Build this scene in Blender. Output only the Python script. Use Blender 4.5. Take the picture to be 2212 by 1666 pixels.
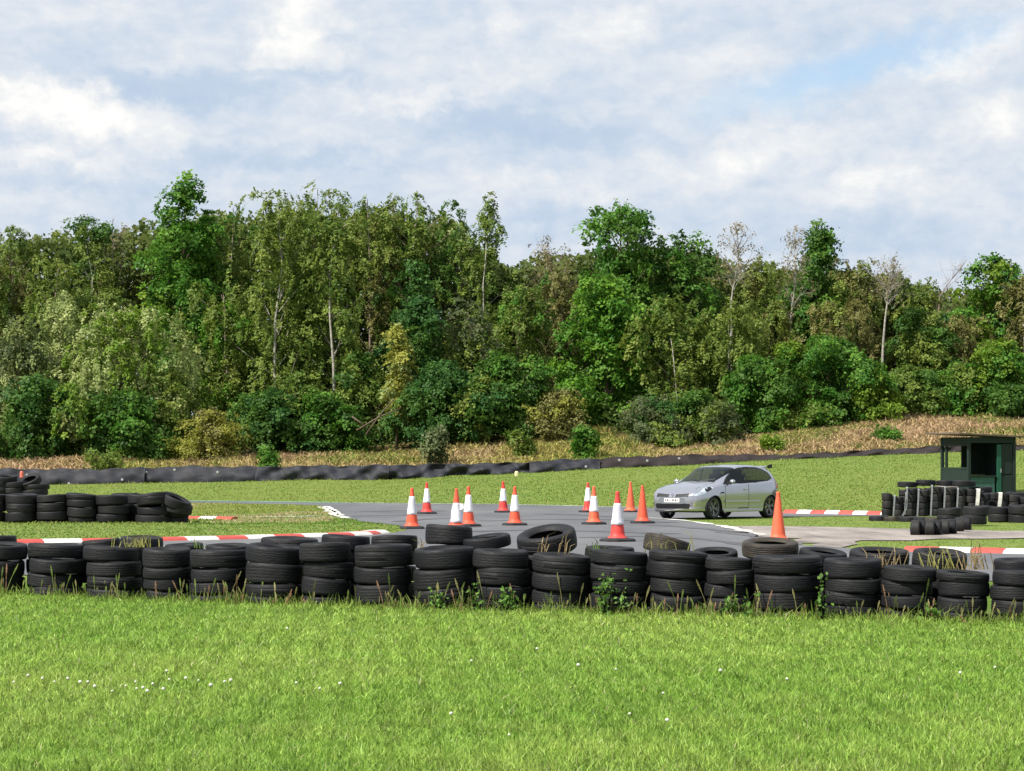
import bpy, math, random
import numpy as np
from mathutils import Vector, Matrix, Euler
from mathutils.geometry import tessellate_polygon

for o in list(bpy.data.objects):
    bpy.data.objects.remove(o)
SC = bpy.context.scene
COL = SC.collection
rng = np.random.default_rng(11)
random.seed(11)
R = math.radians

# ------------------------------------------------------------------ camera
F = 5000.0            # focal length in units of a 2212 px wide frame
EYE = 1.49            # camera height over the track
HOR = 1010.0          # the horizon's row in that frame
cam = bpy.data.cameras.new('camera'); cam_o = bpy.data.objects.new('camera', cam); COL.objects.link(cam_o)
cam.sensor_width = 36; cam.lens = F / 2212 * 36
cam.shift_y = (HOR - 833) / 2212
cam.clip_start = .5; cam.clip_end = 3000
cam_o.location = (0, 0, EYE); cam_o.rotation_euler = (R(90), 0, 0)
SC.camera = cam_o

# ------------------------------------------------------------------ light
SUN_DIR = Vector((-0.72, -0.50, 0.98)).normalized()      # towards the sun: high on the left, a little behind the camera
sun = bpy.data.lights.new('sun', 'SUN'); sun.energy = 5.0; sun.angle = R(.6); sun.color = (1, .955, .88)
sun_o = bpy.data.objects.new('sun', sun); COL.objects.link(sun_o)
sun_o.rotation_euler = SUN_DIR.to_track_quat('Z', 'Y').to_euler()
SC.view_settings.view_transform = 'Standard'; SC.view_settings.look = 'None'
SC.view_settings.gamma = 1; SC.view_settings.exposure = 0.6
SC.cycles.max_bounces = 8; SC.cycles.diffuse_bounces = 3; SC.cycles.transparent_max_bounces = 8
SC.cycles.use_denoising = True

# sky: Nishita blue with procedural cloud banks in front, both by direction
W = bpy.data.worlds.new('World'); SC.world = W; W.use_nodes = True
wt = W.node_tree; wt.nodes.clear()
def wn(t, **k):
    n = wt.nodes.new(t)
    for a, b in k.items(): setattr(n, a, b)
    return n
def wl(a, b): wt.links.new(a, b)
def wmath(op, a, b=None, clamp=False):
    n = wn('ShaderNodeMath', operation=op); n.use_clamp = clamp
    for i, v in enumerate((a, b)):
        if v is None: continue
        if isinstance(v, (int, float)): n.inputs[i].default_value = v
        else: wl(v, n.inputs[i])
    return n.outputs[0]
tc = wn('ShaderNodeTexCoord'); sx = wn('ShaderNodeSeparateXYZ'); wl(tc.outputs['Generated'], sx.inputs[0])
az = wmath('ARCTAN2', sx.outputs[0], sx.outputs[1]); el = wmath('ARCSINE', sx.outputs[2])
cb = wn('ShaderNodeCombineXYZ'); wl(wmath('MULTIPLY', az, 50.), cb.inputs[0]); wl(wmath('MULTIPLY', el, 50.), cb.inputs[1])
P0 = cb.outputs[0]                                        # hundreds of frame px: azimuth, elevation
def wnoise(scale, detail, rough, vec, sc=(1, 1, 1), off=(0, 0, 0), dist=0):
    m = wn('ShaderNodeMapping'); m.inputs['Scale'].default_value = sc; m.inputs['Location'].default_value = off; wl(vec, m.inputs[0])
    n = wn('ShaderNodeTexNoise'); n.inputs['Scale'].default_value = scale; n.inputs['Detail'].default_value = detail
    n.inputs['Roughness'].default_value = rough; n.inputs['Distortion'].default_value = dist; wl(m.outputs[0], n.inputs[0])
    return n
wa = wnoise(.62, 9, .66, P0)
sub = wn('ShaderNodeVectorMath', operation='SUBTRACT'); wl(wa.outputs['Color'], sub.inputs[0]); sub.inputs[1].default_value = (.5, .5, .5)
mul = wn('ShaderNodeVectorMath', operation='MULTIPLY'); wl(sub.outputs[0], mul.inputs[0]); mul.inputs[1].default_value = (3.4, 2.0, 0)
add = wn('ShaderNodeVectorMath', operation='ADD'); wl(P0, add.inputs[0]); wl(mul.outputs[0], add.inputs[1])
PW = add.outputs[0]
def blob(px, py, rx, ry, rot=0.):
    m = wn('ShaderNodeMapping', vector_type='TEXTURE')
    m.inputs['Location'].default_value = ((px - 1106) / 100, (HOR - py) / 100, 0)
    m.inputs['Rotation'].default_value = (0, 0, R(rot)); m.inputs['Scale'].default_value = (rx / 100, ry / 100, 1); wl(PW, m.inputs[0])
    ln = wn('ShaderNodeVectorMath', operation='LENGTH'); wl(m.outputs[0], ln.inputs[0])
    mr = wn('ShaderNodeMapRange', interpolation_type='SMOOTHSTEP'); wl(ln.outputs['Value'], mr.inputs[0])
    for i, v in ((1, .1), (2, 1.2), (3, 1.), (4, 0.)): mr.inputs[i].default_value = v
    return mr.outputs[0]
n1 = wnoise(.42, 9, .58, P0, (1, 2.0, 1), (3.1, 1.7, 0), .25)
n2 = wnoise(1.5, 6, .6, P0, (1, 1.7, 1), (7.7, 2.2, 0), .3)
v = wmath('ADD', wmath('MULTIPLY', n1.outputs[0], .56), wmath('MULTIPLY', n2.outputs[0], .42))
for (px, py, rx, ry, rot, k) in (
    (650, 95, 150, 110, 20, .33), (120, 250, 210, 75, -8, .30), (290, 285, 240, 50, 0, .16), (1060, 60, 70, 50, 0, .14),
    (1340, 75, 110, 60, 10, .20), (1130, 160, 220, 60, 10, .16), (880, 215, 190, 32, 4, .17), (1660, 335, 330, 70, 12, .22),
    (1880, 400, 180, 60, 8, .20), (2090, 130, 170, 60, 26, .24), (2140, 280, 160, 90, 10, .16), (120, 355, 220, 24, 0, .15),
    (790, 348, 50, 18, 0, .16), (1180, 410, 220, 34, 0, .14), (1500, 150, 160, 60, 20, .10), (120, 60, 260, 60, 0, .08), (90, 440, 200, 30, 0, .06),
    (360, 210, 320, 46, -6, -.26), (1130, 285, 350, 50, -2, -.30), (640, 345, 360, 36, 0, -.20), (260, 400, 260, 22, 0, -.12),
    (640, 185, 190, 18, 0, -.14), (1800, 520, 520, 60, 0, -.14), (1230, 480, 300, 34, 0, -.14), (500, 470, 500, 60, 0, -.06), (1420, 210, 140, 50, 20, -.06)):
    v = wmath('ADD', v, wmath('MULTIPLY', blob(px, py, rx, ry, rot), k))
cr = wn('ShaderNodeValToRGB'); wl(v, cr.inputs[0])
E = cr.color_ramp.elements
E[0].position = .14; E[0].color = (.40, .50, .63, 1)
E[1].position = .84; E[1].color = (.83, .82, .795, 1)
for p_, c_ in ((.32, (.45, .535, .65)), (.45, (.52, .585, .67)), (.57, (.60, .64, .695)), (.70, (.695, .71, .725))):
    e = E.new(p_); e.color = (*c_, 1)
nish = wn('ShaderNodeTexSky', sky_type='NISHITA'); nish.sun_disc = False
nish.sun_elevation = math.asin(SUN_DIR.z); nish.sun_rotation = math.atan2(SUN_DIR.x, SUN_DIR.y)
nish.air_density = 1; nish.dust_density = .6; nish.ozone_density = 1
bg_s = wn('ShaderNodeBackground'); wl(nish.outputs[0], bg_s.inputs[0]); bg_s.inputs[1].default_value = .105
bg_c = wn('ShaderNodeBackground'); wl(cr.outputs[0], bg_c.inputs[0]); bg_c.inputs[1].default_value = .83
gap = wmath('MAXIMUM', blob(1840, 165, 390, 62, 14), wmath('MULTIPLY', blob(2060, 80, 160, 26, 4), .55))
gap = wmath('MULTIPLY', gap, .8)
mixs = wn('ShaderNodeMixShader'); wl(gap, mixs.inputs[0]); wl(bg_c.outputs[0], mixs.inputs[1]); wl(bg_s.outputs[0], mixs.inputs[2])
wo = wn('ShaderNodeOutputWorld'); wl(mixs.outputs[0], wo.inputs[0])

# ------------------------------------------------------------------ helpers
def mat(name, col, rough=.8, metal=0., noise=0., nscale=8., bump=0., bscale=40., spec=.4, attr=None, trans=0., coat=0., col2=None, coords='Object', stretch=None, detail=6):
    m = bpy.data.materials.new(name); m.use_nodes = True; nt = m.node_tree; b = nt.nodes['Principled BSDF']
    b.inputs['Roughness'].default_value = rough; b.inputs['Metallic'].default_value = metal
    b.inputs['Specular IOR Level'].default_value = spec; b.inputs['Coat Weight'].default_value = coat; b.inputs['Coat Roughness'].default_value = .06
    co = nt.nodes.new('ShaderNodeTexCoord').outputs[coords]
    if stretch:
        mp = nt.nodes.new('ShaderNodeMapping'); mp.inputs['Scale'].default_value = stretch; nt.links.new(co, mp.inputs[0]); co = mp.outputs[0]
    src = None
    if attr:
        a = nt.nodes.new('ShaderNodeAttribute'); a.attribute_name = attr; src = a.outputs['Color']
    if noise or col2:
        n = nt.nodes.new('ShaderNodeTexNoise'); n.inputs['Scale'].default_value = nscale; n.inputs['Detail'].default_value = detail; n.inputs['Roughness'].default_value = .65
        nt.links.new(co, n.inputs[0])
        mr = nt.nodes.new('ShaderNodeMapRange'); nt.links.new(n.outputs[0], mr.inputs[0]); mr.inputs[1].default_value = .3; mr.inputs[2].default_value = .7
        mx = nt.nodes.new('ShaderNodeMix'); mx.data_type = 'RGBA'; nt.links.new(mr.outputs[0], mx.inputs[0])
        c2 = col2 or tuple(max(0, c * (1 - noise)) for c in col)
        if src is None:
            mx.inputs[6].default_value = (*c2, 1); mx.inputs[7].default_value = (*(col if col2 else tuple(c * (1 + noise) for c in col)), 1)
        else:
            mx.inputs[6].default_value = (1 - noise,) * 3 + (1,); mx.inputs[7].default_value = (1 + noise,) * 3 + (1,)
            mm = nt.nodes.new('ShaderNodeMix'); mm.data_type = 'RGBA'; mm.blend_type = 'MULTIPLY'; mm.inputs[0].default_value = 1
            nt.links.new(src, mm.inputs[6]); nt.links.new(mx.outputs[2], mm.inputs[7]); mx = mm
        src = mx.outputs[2]
    if src is None: b.inputs['Base Color'].default_value = (*col, 1)
    else: nt.links.new(src, b.inputs['Base Color'])
    if bump:
        n = nt.nodes.new('ShaderNodeTexNoise'); n.inputs['Scale'].default_value = bscale; n.inputs['Detail'].default_value = 5; nt.links.new(co, n.inputs[0])
        bp = nt.nodes.new('ShaderNodeBump'); bp.inputs['Strength'].default_value = bump; bp.inputs['Distance'].default_value = .02
        nt.links.new(n.outputs[0], bp.inputs['Height']); nt.links.new(bp.outputs[0], b.inputs['Normal'])
    if trans:
        t = nt.nodes.new('ShaderNodeBsdfTranslucent'); ms = nt.nodes.new('ShaderNodeMixShader'); ms.inputs[0].default_value = trans
        if src is None: t.inputs[0].default_value = (*col, 1)
        else: nt.links.new(src, t.inputs[0])
        nt.links.new(b.outputs[0], ms.inputs[1]); nt.links.new(t.outputs[0], ms.inputs[2])
        nt.links.new(ms.outputs[0], nt.nodes['Material Output'].inputs[0])
    return m

def np_mesh(name, verts, faces, attr=None, smooth=False):
    """faces: list of (n,k) int arrays."""
    me = bpy.data.meshes.new(name)
    verts = np.asarray(verts, np.float32)
    faces = [np.asarray(f, np.int32) for f in faces if len(f)]
    me.vertices.add(len(verts)); me.vertices.foreach_set('co', verts.ravel())
    tot = np.concatenate([np.full(len(f), f.shape[1], np.int32) for f in faces])
    idx = np.concatenate([f.ravel() for f in faces])
    me.loops.add(len(idx)); me.loops.foreach_set('vertex_index', idx)
    me.polygons.add(len(tot))
    st = np.concatenate([[0], np.cumsum(tot)[:-1]]).astype(np.int32)
    me.polygons.foreach_set('loop_start', st); me.polygons.foreach_set('loop_total', tot)
    if smooth: me.polygons.foreach_set('use_smooth', np.ones(len(tot), bool))
    me.update(calc_edges=True)
    if attr is not None:
        a = me.attributes.new('tint', 'FLOAT_COLOR', 'POINT')
        c = np.ones((len(verts), 4), np.float32); c[:, :3] = attr
        a.data.foreach_set('color', c.ravel())
    return me

def link(name, me, m=None, parent=None, loc=None, rot=None, **props):
    o = bpy.data.objects.new(name, me); COL.objects.link(o)
    if m is not None:
        for x in (m if isinstance(m, (list, tuple)) else [m]): me.materials.append(x)
    if parent is not None: o.parent = parent
    if loc is not None: o.location = loc
    if rot is not None: o.rotation_euler = rot
    for k, v_ in props.items(): o[k] = v_
    return o

def thing(name, label, cat, loc=(0, 0, 0), rot=(0, 0, 0), group=None):
    o = bpy.data.objects.new(name, None); COL.objects.link(o); o.location = loc; o.rotation_euler = rot
    o['label'] = label; o['category'] = cat
    if group: o['group'] = group
    return o

class MB:
    def __init__(s): s.v = []; s.f = []; s.mi = []
    def add(s, v, f, mi=0):
        n = len(s.v); s.v += [tuple(p) for p in v]; s.f += [tuple(i + n for i in q) for q in f]; s.mi += [mi] * len(f)
    def box(s, c, d, rot=None, mi=0):
        x, y, z = (k / 2 for k in d)
        vs = [Vector(p) for p in ((-x, -y, -z), (x, -y, -z), (x, y, -z), (-x, y, -z), (-x, -y, z), (x, -y, z), (x, y, z), (-x, y, z))]
        if rot: vs = [Euler(rot).to_matrix() @ p for p in vs]
        s.add([p + Vector(c) for p in vs], [(0, 3, 2, 1), (4, 5, 6, 7), (0, 1, 5, 4), (1, 2, 6, 5), (2, 3, 7, 6), (3, 0, 4, 7)], mi)
    def lathe(s, prof, n=32, mi=0, closed=True, mod=None):
        vs, fs = [], []
        k = len(prof)
        for i in range(n):
            a = 2 * math.pi * i / n
            for j, (r, z) in enumerate(prof):
                if mod: r, z = mod(a, j, r, z)
                vs.append((r * math.cos(a), r * math.sin(a), z))
        for i in range(n):
            for j in range(k if closed else k - 1):
                fs.append((i * k + j, ((i + 1) % n) * k + j, ((i + 1) % n) * k + (j + 1) % k, i * k + (j + 1) % k))
        s.add(vs, fs, mi)
    def tube(s, pts, rad, n=6, mi=0, cap=True):
        pts = [Vector(p) for p in pts]; vs, fs = [], []
        for i, p in enumerate(pts):
            d = (pts[min(i + 1, len(pts) - 1)] - pts[max(i - 1, 0)]).normalized()
            u = d.cross(Vector((0, 1, 0)) if abs(d.y) < .9 else Vector((1, 0, 0))).normalized(); w = d.cross(u)
            r = rad[i] if isinstance(rad, (list, tuple)) else rad
            for k in range(n):
                a = 2 * math.pi * k / n; vs.append(p + u * (r * math.cos(a)) + w * (r * math.sin(a)))
        for i in range(len(pts) - 1):
            for k in range(n): fs.append((i * n + k, i * n + (k + 1) % n, (i + 1) * n + (k + 1) % n, (i + 1) * n + k))
        if cap: fs += [tuple(range(n))[::-1], tuple(range((len(pts) - 1) * n, len(pts) * n))]
        s.add(vs, fs, mi)
    def mesh(s, name, smooth=False):
        me = bpy.data.meshes.new(name); me.from_pydata(s.v, [], s.f); me.update()
        me.polygons.foreach_set('material_index', s.mi)
        if smooth: me.polygons.foreach_set('use_smooth', np.ones(len(s.f), bool))
        return me
    def build(s, name, m, parent=None, smooth=False, loc=None, rot=None, bevel=0, **props):
        o = link(name, s.mesh(name, smooth), m, parent, loc, rot, **props)
        if bevel:
            b = o.modifiers.new('bevel', 'BEVEL'); b.width = bevel; b.segments = 2; b.limit_method = 'ANGLE'
        return o

def sweep_auto(o, deg=35):
    o.data.set_sharp_from_angle(angle=R(deg))

def gx(px, D): return (px - 1106) / F * D
def zat(py, D): return EYE - (py - HOR) / F * D
def flat(px, py):
    D = F * EYE / (py - HOR); return (gx(px, D), D)

def snoise(x, y, s=1., seed=0):
    """cheap smooth value in about -1..1"""
    r = np.random.default_rng(seed); out = 0; amp = 1
    for o_ in range(4):
        for k in range(3):
            a = r.uniform(0, 6.28); f = s * 2 ** o_ * r.uniform(.7, 1.4)
            out = out + amp * np.sin((x * math.cos(a) + y * math.sin(a)) * f + r.uniform(0, 6.28)) / 3
        amp *= .6
    return out * .8

# ------------------------------------------------------------------ ground shape
EX = [-3000, 400, 740, 1100, 1400, 1690, 1905, 2212, 5000]
EY = [1078, 1082, 1086, 1089.5, 1096, 1103, 1106, 1108, 1110]
BX = [-3000, 0, 90, 400, 540, 822, 1106, 1288, 1502, 1618, 1708, 1865, 2030, 2212, 5000]
BY = [1055, 1047, 1047, 1044, 1041, 1037, 1024, 1014, 1006, 998, 993, 986, 978, 974, 960]
TX = [-3000, 0, 400, 800, 1100, 1300, 1500, 1700, 1900, 2212, 5000]
TY = [985, 985, 978, 968, 945, 935, 945, 925, 905, 900, 895]
DB = 122.0
def ground_z(x, y):
    x = np.asarray(x, float); y = np.asarray(y, float)
    yy = np.maximum(y, 5.); px = np.clip(1106 + F * x / yy, -2000, 4200)
    de = F * EYE / (np.interp(px, EX, EY) - HOR) + .6
    zb = EYE - (np.interp(px, BX, BY) - HOR) / F * DB
    zt = EYE - (np.interp(px, TX, TY) - HOR) / F * 136.
    t = np.clip((y - de) / (DB - de), 0, 1)
    z = zb * (t ** 1.08)
    z = z + np.clip(t * 3, 0, 1) * .05 * snoise(x, y, .35, 3) * (y < DB)
    t2 = np.clip((y - DB - .4) / (136 - DB), 0, 1)
    z = np.where(y > DB, zb + (zt - zb) * t2 ** .8, z)
    z = np.where(y > 136, zt + 1.6 * np.clip((y - 136) / 20, 0, 1), z)
    z = z + np.where(y > DB + 1, .12 * snoise(x, y, .5, 5), 0)
    return z
def gz(x, y): return float(ground_z(np.array([x]), np.array([y]))[0])

M_grass = mat('grass_turf', (.100, .165, .026), .9, noise=.3, nscale=1.6, col2=(.170, .200, .045), bump=.6, bscale=9, spec=.15, detail=9)
M_lawn = mat('lawn_soil', (.075, .13, .018), .95, noise=.4, nscale=6, bump=.6, bscale=30, spec=.1)
M_bank = mat('bank_soil', (.15, .10, .050), .95, noise=.4, nscale=1.2, col2=(.11, .10, .03), bump=.8, bscale=5, spec=.1)

ys = np.unique(np.concatenate([np.linspace(-60, 6, 12), np.linspace(6, 50, 45), np.linspace(50, 165, 150), np.geomspace(165, 900, 24)]))
xs = np.unique(np.concatenate([-np.geomspace(40, 900, 22), np.linspace(-40, 40, 121), np.geomspace(40, 900, 22)]))
X, Y = np.meshgrid(xs, ys)
Z = ground_z(X, Y)
nx, ny = len(xs), len(ys)
ii = (np.arange(ny - 1)[:, None] * nx + np.arange(nx - 1)[None]).ravel()
fq = np.stack([ii, ii + 1, ii + nx + 1, ii + nx], 1)
me = np_mesh('ground', np.stack([X.ravel(), Y.ravel(), Z.ravel()], 1), [fq], smooth=True)
go = link('ground', me, [M_grass, M_bank, M_lawn], kind='structure')
cy = Y.ravel()[fq].mean(1)
me.polygons.foreach_set('material_index', np.where(cy > DB + .2, 1, np.where(cy < 30, 2, 0)).astype(np.int32))

# ------------------------------------------------------------------ flat sheets: asphalt, dirt, lines
M_asphalt = mat('asphalt', (.152, .153, .157), .82, noise=.22, nscale=.5, col2=(.070, .072, .080), bump=.25, bscale=60, stretch=(.5, .12, 1), detail=9)
M_dirt = mat('dirt', (.335, .29, .26), .95, nscale=1.5, col2=(.12, .105, .092), noise=.3, bump=.5, bscale=14, stretch=(.75, .16, 1), detail=10)
M_white = mat('road_paint_white', (.62, .60, .55), .7, noise=.18, nscale=6)
M_mint = mat('road_paint_green', (.18, .42, .28), .7, noise=.25, nscale=3)
M_pale = mat('road_paint_pale', (.40, .46, .36), .75, noise=.25, nscale=3)

TRACK = [(250, 1080.5), (560, 1084), (740, 1087), (1100, 1090.5), (1400, 1098), (1690, 1106.5), (1905, 1110), (2500, 1113), (2500, 1118),
         (1905, 1115), (1700, 1117), (1560, 1118.5), (1470, 1121), (1436, 1122), (1482, 1126), (1518, 1131), (1569, 1139), (1648, 1157), (1760, 1181),
         (1900, 1190), (2500, 1206), (2900, 1262), (-500, 1240), (-400, 1188), (30, 1175), (450, 1168), (800, 1157), (866, 1149), (895, 1141), (850, 1135), (780, 1127),
         (745, 1120), (718, 1110), (700, 1097), (690, 1093), (600, 1090), (250, 1084)]
DIRT = [(1569, 1139), (1640, 1138), (1720, 1139), (1880, 1141), (2050, 1147), (2600, 1147), (2600, 1162), (2050, 1166), (1900, 1171), (1840, 1177), (1800, 1183), (1760, 1182), (1648, 1157)]
def densify(poly, step=1.2, jit=.0, seed=1):
    r = random.Random(seed); out = []
    for i, a in enumerate(poly):
        b = poly[(i + 1) % len(poly)]; n = max(1, int(math.hypot(b[0] - a[0], b[1] - a[1]) / step))
        for k in range(n):
            t = k / n; out.append((a[0] + (b[0] - a[0]) * t + r.gauss(0, jit), a[1] + (b[1] - a[1]) * t + r.gauss(0, jit * 1.6)))
    return out
def sheet(name, pix, z, m, jit=0., seed=1):
    P = densify([flat(*p) for p in pix], .8, jit, seed)
    tri = tessellate_polygon([[Vector((x, y, 0)) for x, y in P]])
    me = bpy.data.meshes.new(name); me.from_pydata([(x, y, z) for x, y in P], [], [tuple(t) for t in tri]); me.update()
    if me.polygons and me.polygons[0].normal.z < 0: me.flip_normals()
    return link(name, me, m, kind='structure')
sheet('race_track', TRACK, .012, M_asphalt, .05)
sheet('dirt_path', DIRT, .018, M_dirt, .28, 4)
def ribbon(name, pix, w, z, m, jit=.02):
    P = [Vector((*flat(*p), 0)) for p in pix]; Q = []
    for a, b in zip(P, P[1:]):
        n = max(1, int((b - a).length / .7)); Q += [a.lerp(b, k / n) for k in range(n)]
    Q.append(P[-1]); vs = []
    for i, p in enumerate(Q):
        d = (Q[min(i + 1, len(Q) - 1)] - Q[max(i - 1, 0)]).normalized(); s = Vector((-d.y, d.x, 0)) * (w / 2 + random.gauss(0, jit))
        vs += [p + s + Vector((0, 0, z)), p - s + Vector((0, 0, z))]
    me = bpy.data.meshes.new(name); me.from_pydata(vs, [], [(2 * i, 2 * i + 1, 2 * i + 3, 2 * i + 2) for i in range(len(Q) - 1)]); me.update()
    return link(name, me, m, kind='structure')
ribbon('road_edge_line', [(1436, 1122.3), (1482, 1126.3), (1518, 1131.3), (1569, 1139.3), (1648, 1157.3)], .20, .024, M_white, .06)
ribbon('road_edge_line', [(1400, 1120.5), (1436, 1122.3)], .2, .024, M_white, .05)
ribbon('road_edge_line', [(694, 1096), (712, 1104), (722, 1113), (748, 1121)], .28, .024, M_white, .04)
ribbon('road_edge_line', [(706, 1095), (728, 1108), (736, 1114)], .18, .024, M_white, .04)
ribbon('road_edge_line', [(525, 1118), (620, 1117.5), (690, 1116)], .35, .024, M_pale, .08)
ribbon('road_edge_line', [(380, 1082.6), (560, 1084.3), (740, 1086.8)], .75, .024, M_mint, .05)
ribbon('road_edge_line', [(740, 1086.8), (1100, 1090.6), (1250, 1094), (1400, 1097.6)], .5, .024, M_pale, .05)

M_skid = mat('tyre_mark', (.082, .082, .088), .8, noise=.3, nscale=1.2, stretch=(1, .3, 1))
for pix, w in (([(1010, 1150), (1150, 1146), (1300, 1149), (1450, 1155)], .5), ([(860, 1128), (930, 1122), (1010, 1120)], .4), ([(1040, 1127), (1180, 1123), (1330, 1124), (1450, 1130)], .45), ([(790, 1106), (860, 1104), (960, 1105)], .5),
               ([(1190, 1112), (1260, 1114), (1330, 1117)], .6), ([(1420, 1136), (1530, 1144), (1620, 1158), (1700, 1178)], .4), ([(1250, 1163), (1390, 1160), (1520, 1166), (1640, 1182)], .35), ([(760, 1116), (900, 1114), (1040, 1114)], .3)):
    ribbon('tyre_mark', pix, w, .018, M_skid, .06)

# ------------------------------------------------------------------ kerbs
M_kr = mat('kerb_red', (.55, .075, .055), .6, noise=.35, nscale=5, col2=(.34, .055, .045))
M_kw = mat('kerb_white', (.74, .72, .68), .6, noise=.3, nscale=5, col2=(.50, .47, .43))
def kerb(name, pix, block, h=.1, w=.55):
    P = [Vector((*flat(*p), 0)) for p in pix]
    L = [0.]
    for a, b in zip(P, P[1:]): L.append(L[-1] + (b - a).length)
    def at(s):
        for i in range(len(P) - 1):
            if s <= L[i + 1] or i == len(P) - 2: return P[i].lerp(P[i + 1], (s - L[i]) / (L[i + 1] - L[i]))
    mb = MB(); n = int(L[-1] / block)
    for i in range(n):
        a, b = at(i * block), at((i + 1) * block - .01); d = (b - a).normalized(); back = Vector((-d.y, d.x, 0))
        if back.y < 0: back = -back
        prof = [(0, .0), (.06, .6 * h), (.16, h), (w, h * .92), (w + .03, 0)]
        vs = [p + back * u + Vector((0, 0, z_)) for p in (a, b) for u, z_ in prof]
        mb.add(vs, [(k, k + 5, k + 6, k + 1) for k in range(4)] + [(0, 1, 2, 3, 4), (9, 8, 7, 6, 5)], (i + 1) % 2)
    return mb.build(name, [M_kw, M_kr], kind='structure')
kerb('kerb', [(-120, 1180), (30, 1175), (240, 1172.5), (450, 1168), (700, 1161), (800, 1157.5), (862, 1150.5)], .76, .085, .5)
kerb('kerb', [(392, 1121), (515, 1123)], .62, .08, .3)
kerb('kerb', [(1690, 1109.5), (1800, 1111.5), (1905, 1113.5), (1990, 1114.5)], .56, .13, .4)
kerb('kerb', [(1950, 1192.5), (2080, 1195), (2300, 1201)], .62, .1, .4)

# ------------------------------------------------------------------ grasses
def blades(P, h, w, lean, col, name, m, kind='stuff', **kw):
    """P (n,3) roots, h (n) heights, w (n) widths: five-vertex curved blades"""
    n = len(P); a = rng.uniform(0, 2 * math.pi, n); f = rng.normal(0, .9, n)
    side = np.stack([np.cos(f), np.sin(f), 0 * f], 1) * (w / 2)[:, None]
    ld = np.stack([np.cos(a), np.sin(a), 0 * a], 1) * (lean * h)[:, None]
    up = np.stack([0 * h, 0 * h, h], 1)
    v0 = P - side; v1 = P + side; m0 = P + .5 * up + .3 * ld
    v2 = m0 + side * .8; v3 = m0 - side * .8; v4 = P + up * (1 - .25 * lean[:, None]) + ld
    V = np.stack([v0, v1, v2, v3, v4], 1).reshape(-1, 3)
    b = np.arange(n)[:, None] * 5
    me = np_mesh(name, V, [b + np.array([[0, 1, 2, 3]]), b + np.array([[3, 2, 4]])], np.repeat(col, 5, 0))
    return link(name, me, m, kind=kind, **kw)

FRX = [-2000, 0, 640, 1200, 1700, 2212, 4200]
FRY = [1272, 1290, 1315, 1330, 1340, 1353, 1390]
def wall_front(px): return F * EYE / (np.interp(px, FRX, FRY) - HOR)

M_blade = mat('grass_blade', (.1, .2, .02), .5, attr='tint', trans=.42, spec=.3)
def lawn():
    out = []
    for (d0, d1, dens) in ((9.6, 13.5, 4800), (13.5, 18, 3500), (18, 30, 2200)):
        hw = d1 * .222 + 1.2
        n = int(dens * (d1 - d0) * 2 * hw); y = rng.uniform(d0, d1, n); x = rng.uniform(-hw, hw, n)
        k = (np.abs(x) < y * .222 + 1.2) & (y < wall_front(1106 + F * x / y) + .15); out.append(np.stack([x[k], y[k]], 1))
    P = np.concatenate(out); x, y = P[:, 0], P[:, 1]; n = len(P)
    clump = snoise(x, y, 5., 21); pat = snoise(x, y * .6, .9, 22); fine = snoise(x, y, 14., 25)
    h = np.clip(.050 + .014 * clump + .014 * fine + rng.normal(0, .014, n), .014, .12)
    tall = rng.random(n) < .02; h[tall] *= 1.6
    near_wall = np.clip(1 - (wall_front(1106 + F * x / y) - y) / .5, 0, 1); h *= 1 + .7 * near_wall * rng.random(n)
    w = (.0050 + .00035 * (y - 10)) * rng.uniform(.7, 1.8, n)
    t = np.clip(.5 + .22 * pat + .16 * clump + rng.normal(0, .20, n), 0, 1)[:, None]
    col = (1 - t) * np.array([.158, .310, .036]) + t * np.array([.370, .475, .100])
    dry = (rng.random(n) < .012 + .02 * (pat > .55))[:, None]; col = np.where(dry, np.array([.42, .40, .20]), col)
    col = col * np.clip(1 + .34 * snoise(x, y, 30., 27) + .10 * snoise(x * .12, y, 2.2, 28) + rng.normal(0, .24, n), .4, 1.7)[:, None]
    blades(np.stack([x, y, 0 * x - .004], 1), h, w, np.clip(rng.normal(.55, .3, n), .05, 1.3), col, 'lawn_grass', M_blade, category='grass', label='short bright green mown grass in the foreground')
lawn()

def inside(poly, x, y):
    P = np.array([flat(*p) for p in poly]); r = np.zeros(len(x), bool); j = len(P) - 1
    for i in range(len(P)):
        c = ((P[i, 1] > y) != (P[j, 1] > y)) & (x < (P[j, 0] - P[i, 0]) * (y - P[i, 1]) / (P[j, 1] - P[i, 1] + 1e-12) + P[i, 0]); r ^= c; j = i
    return r

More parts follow.
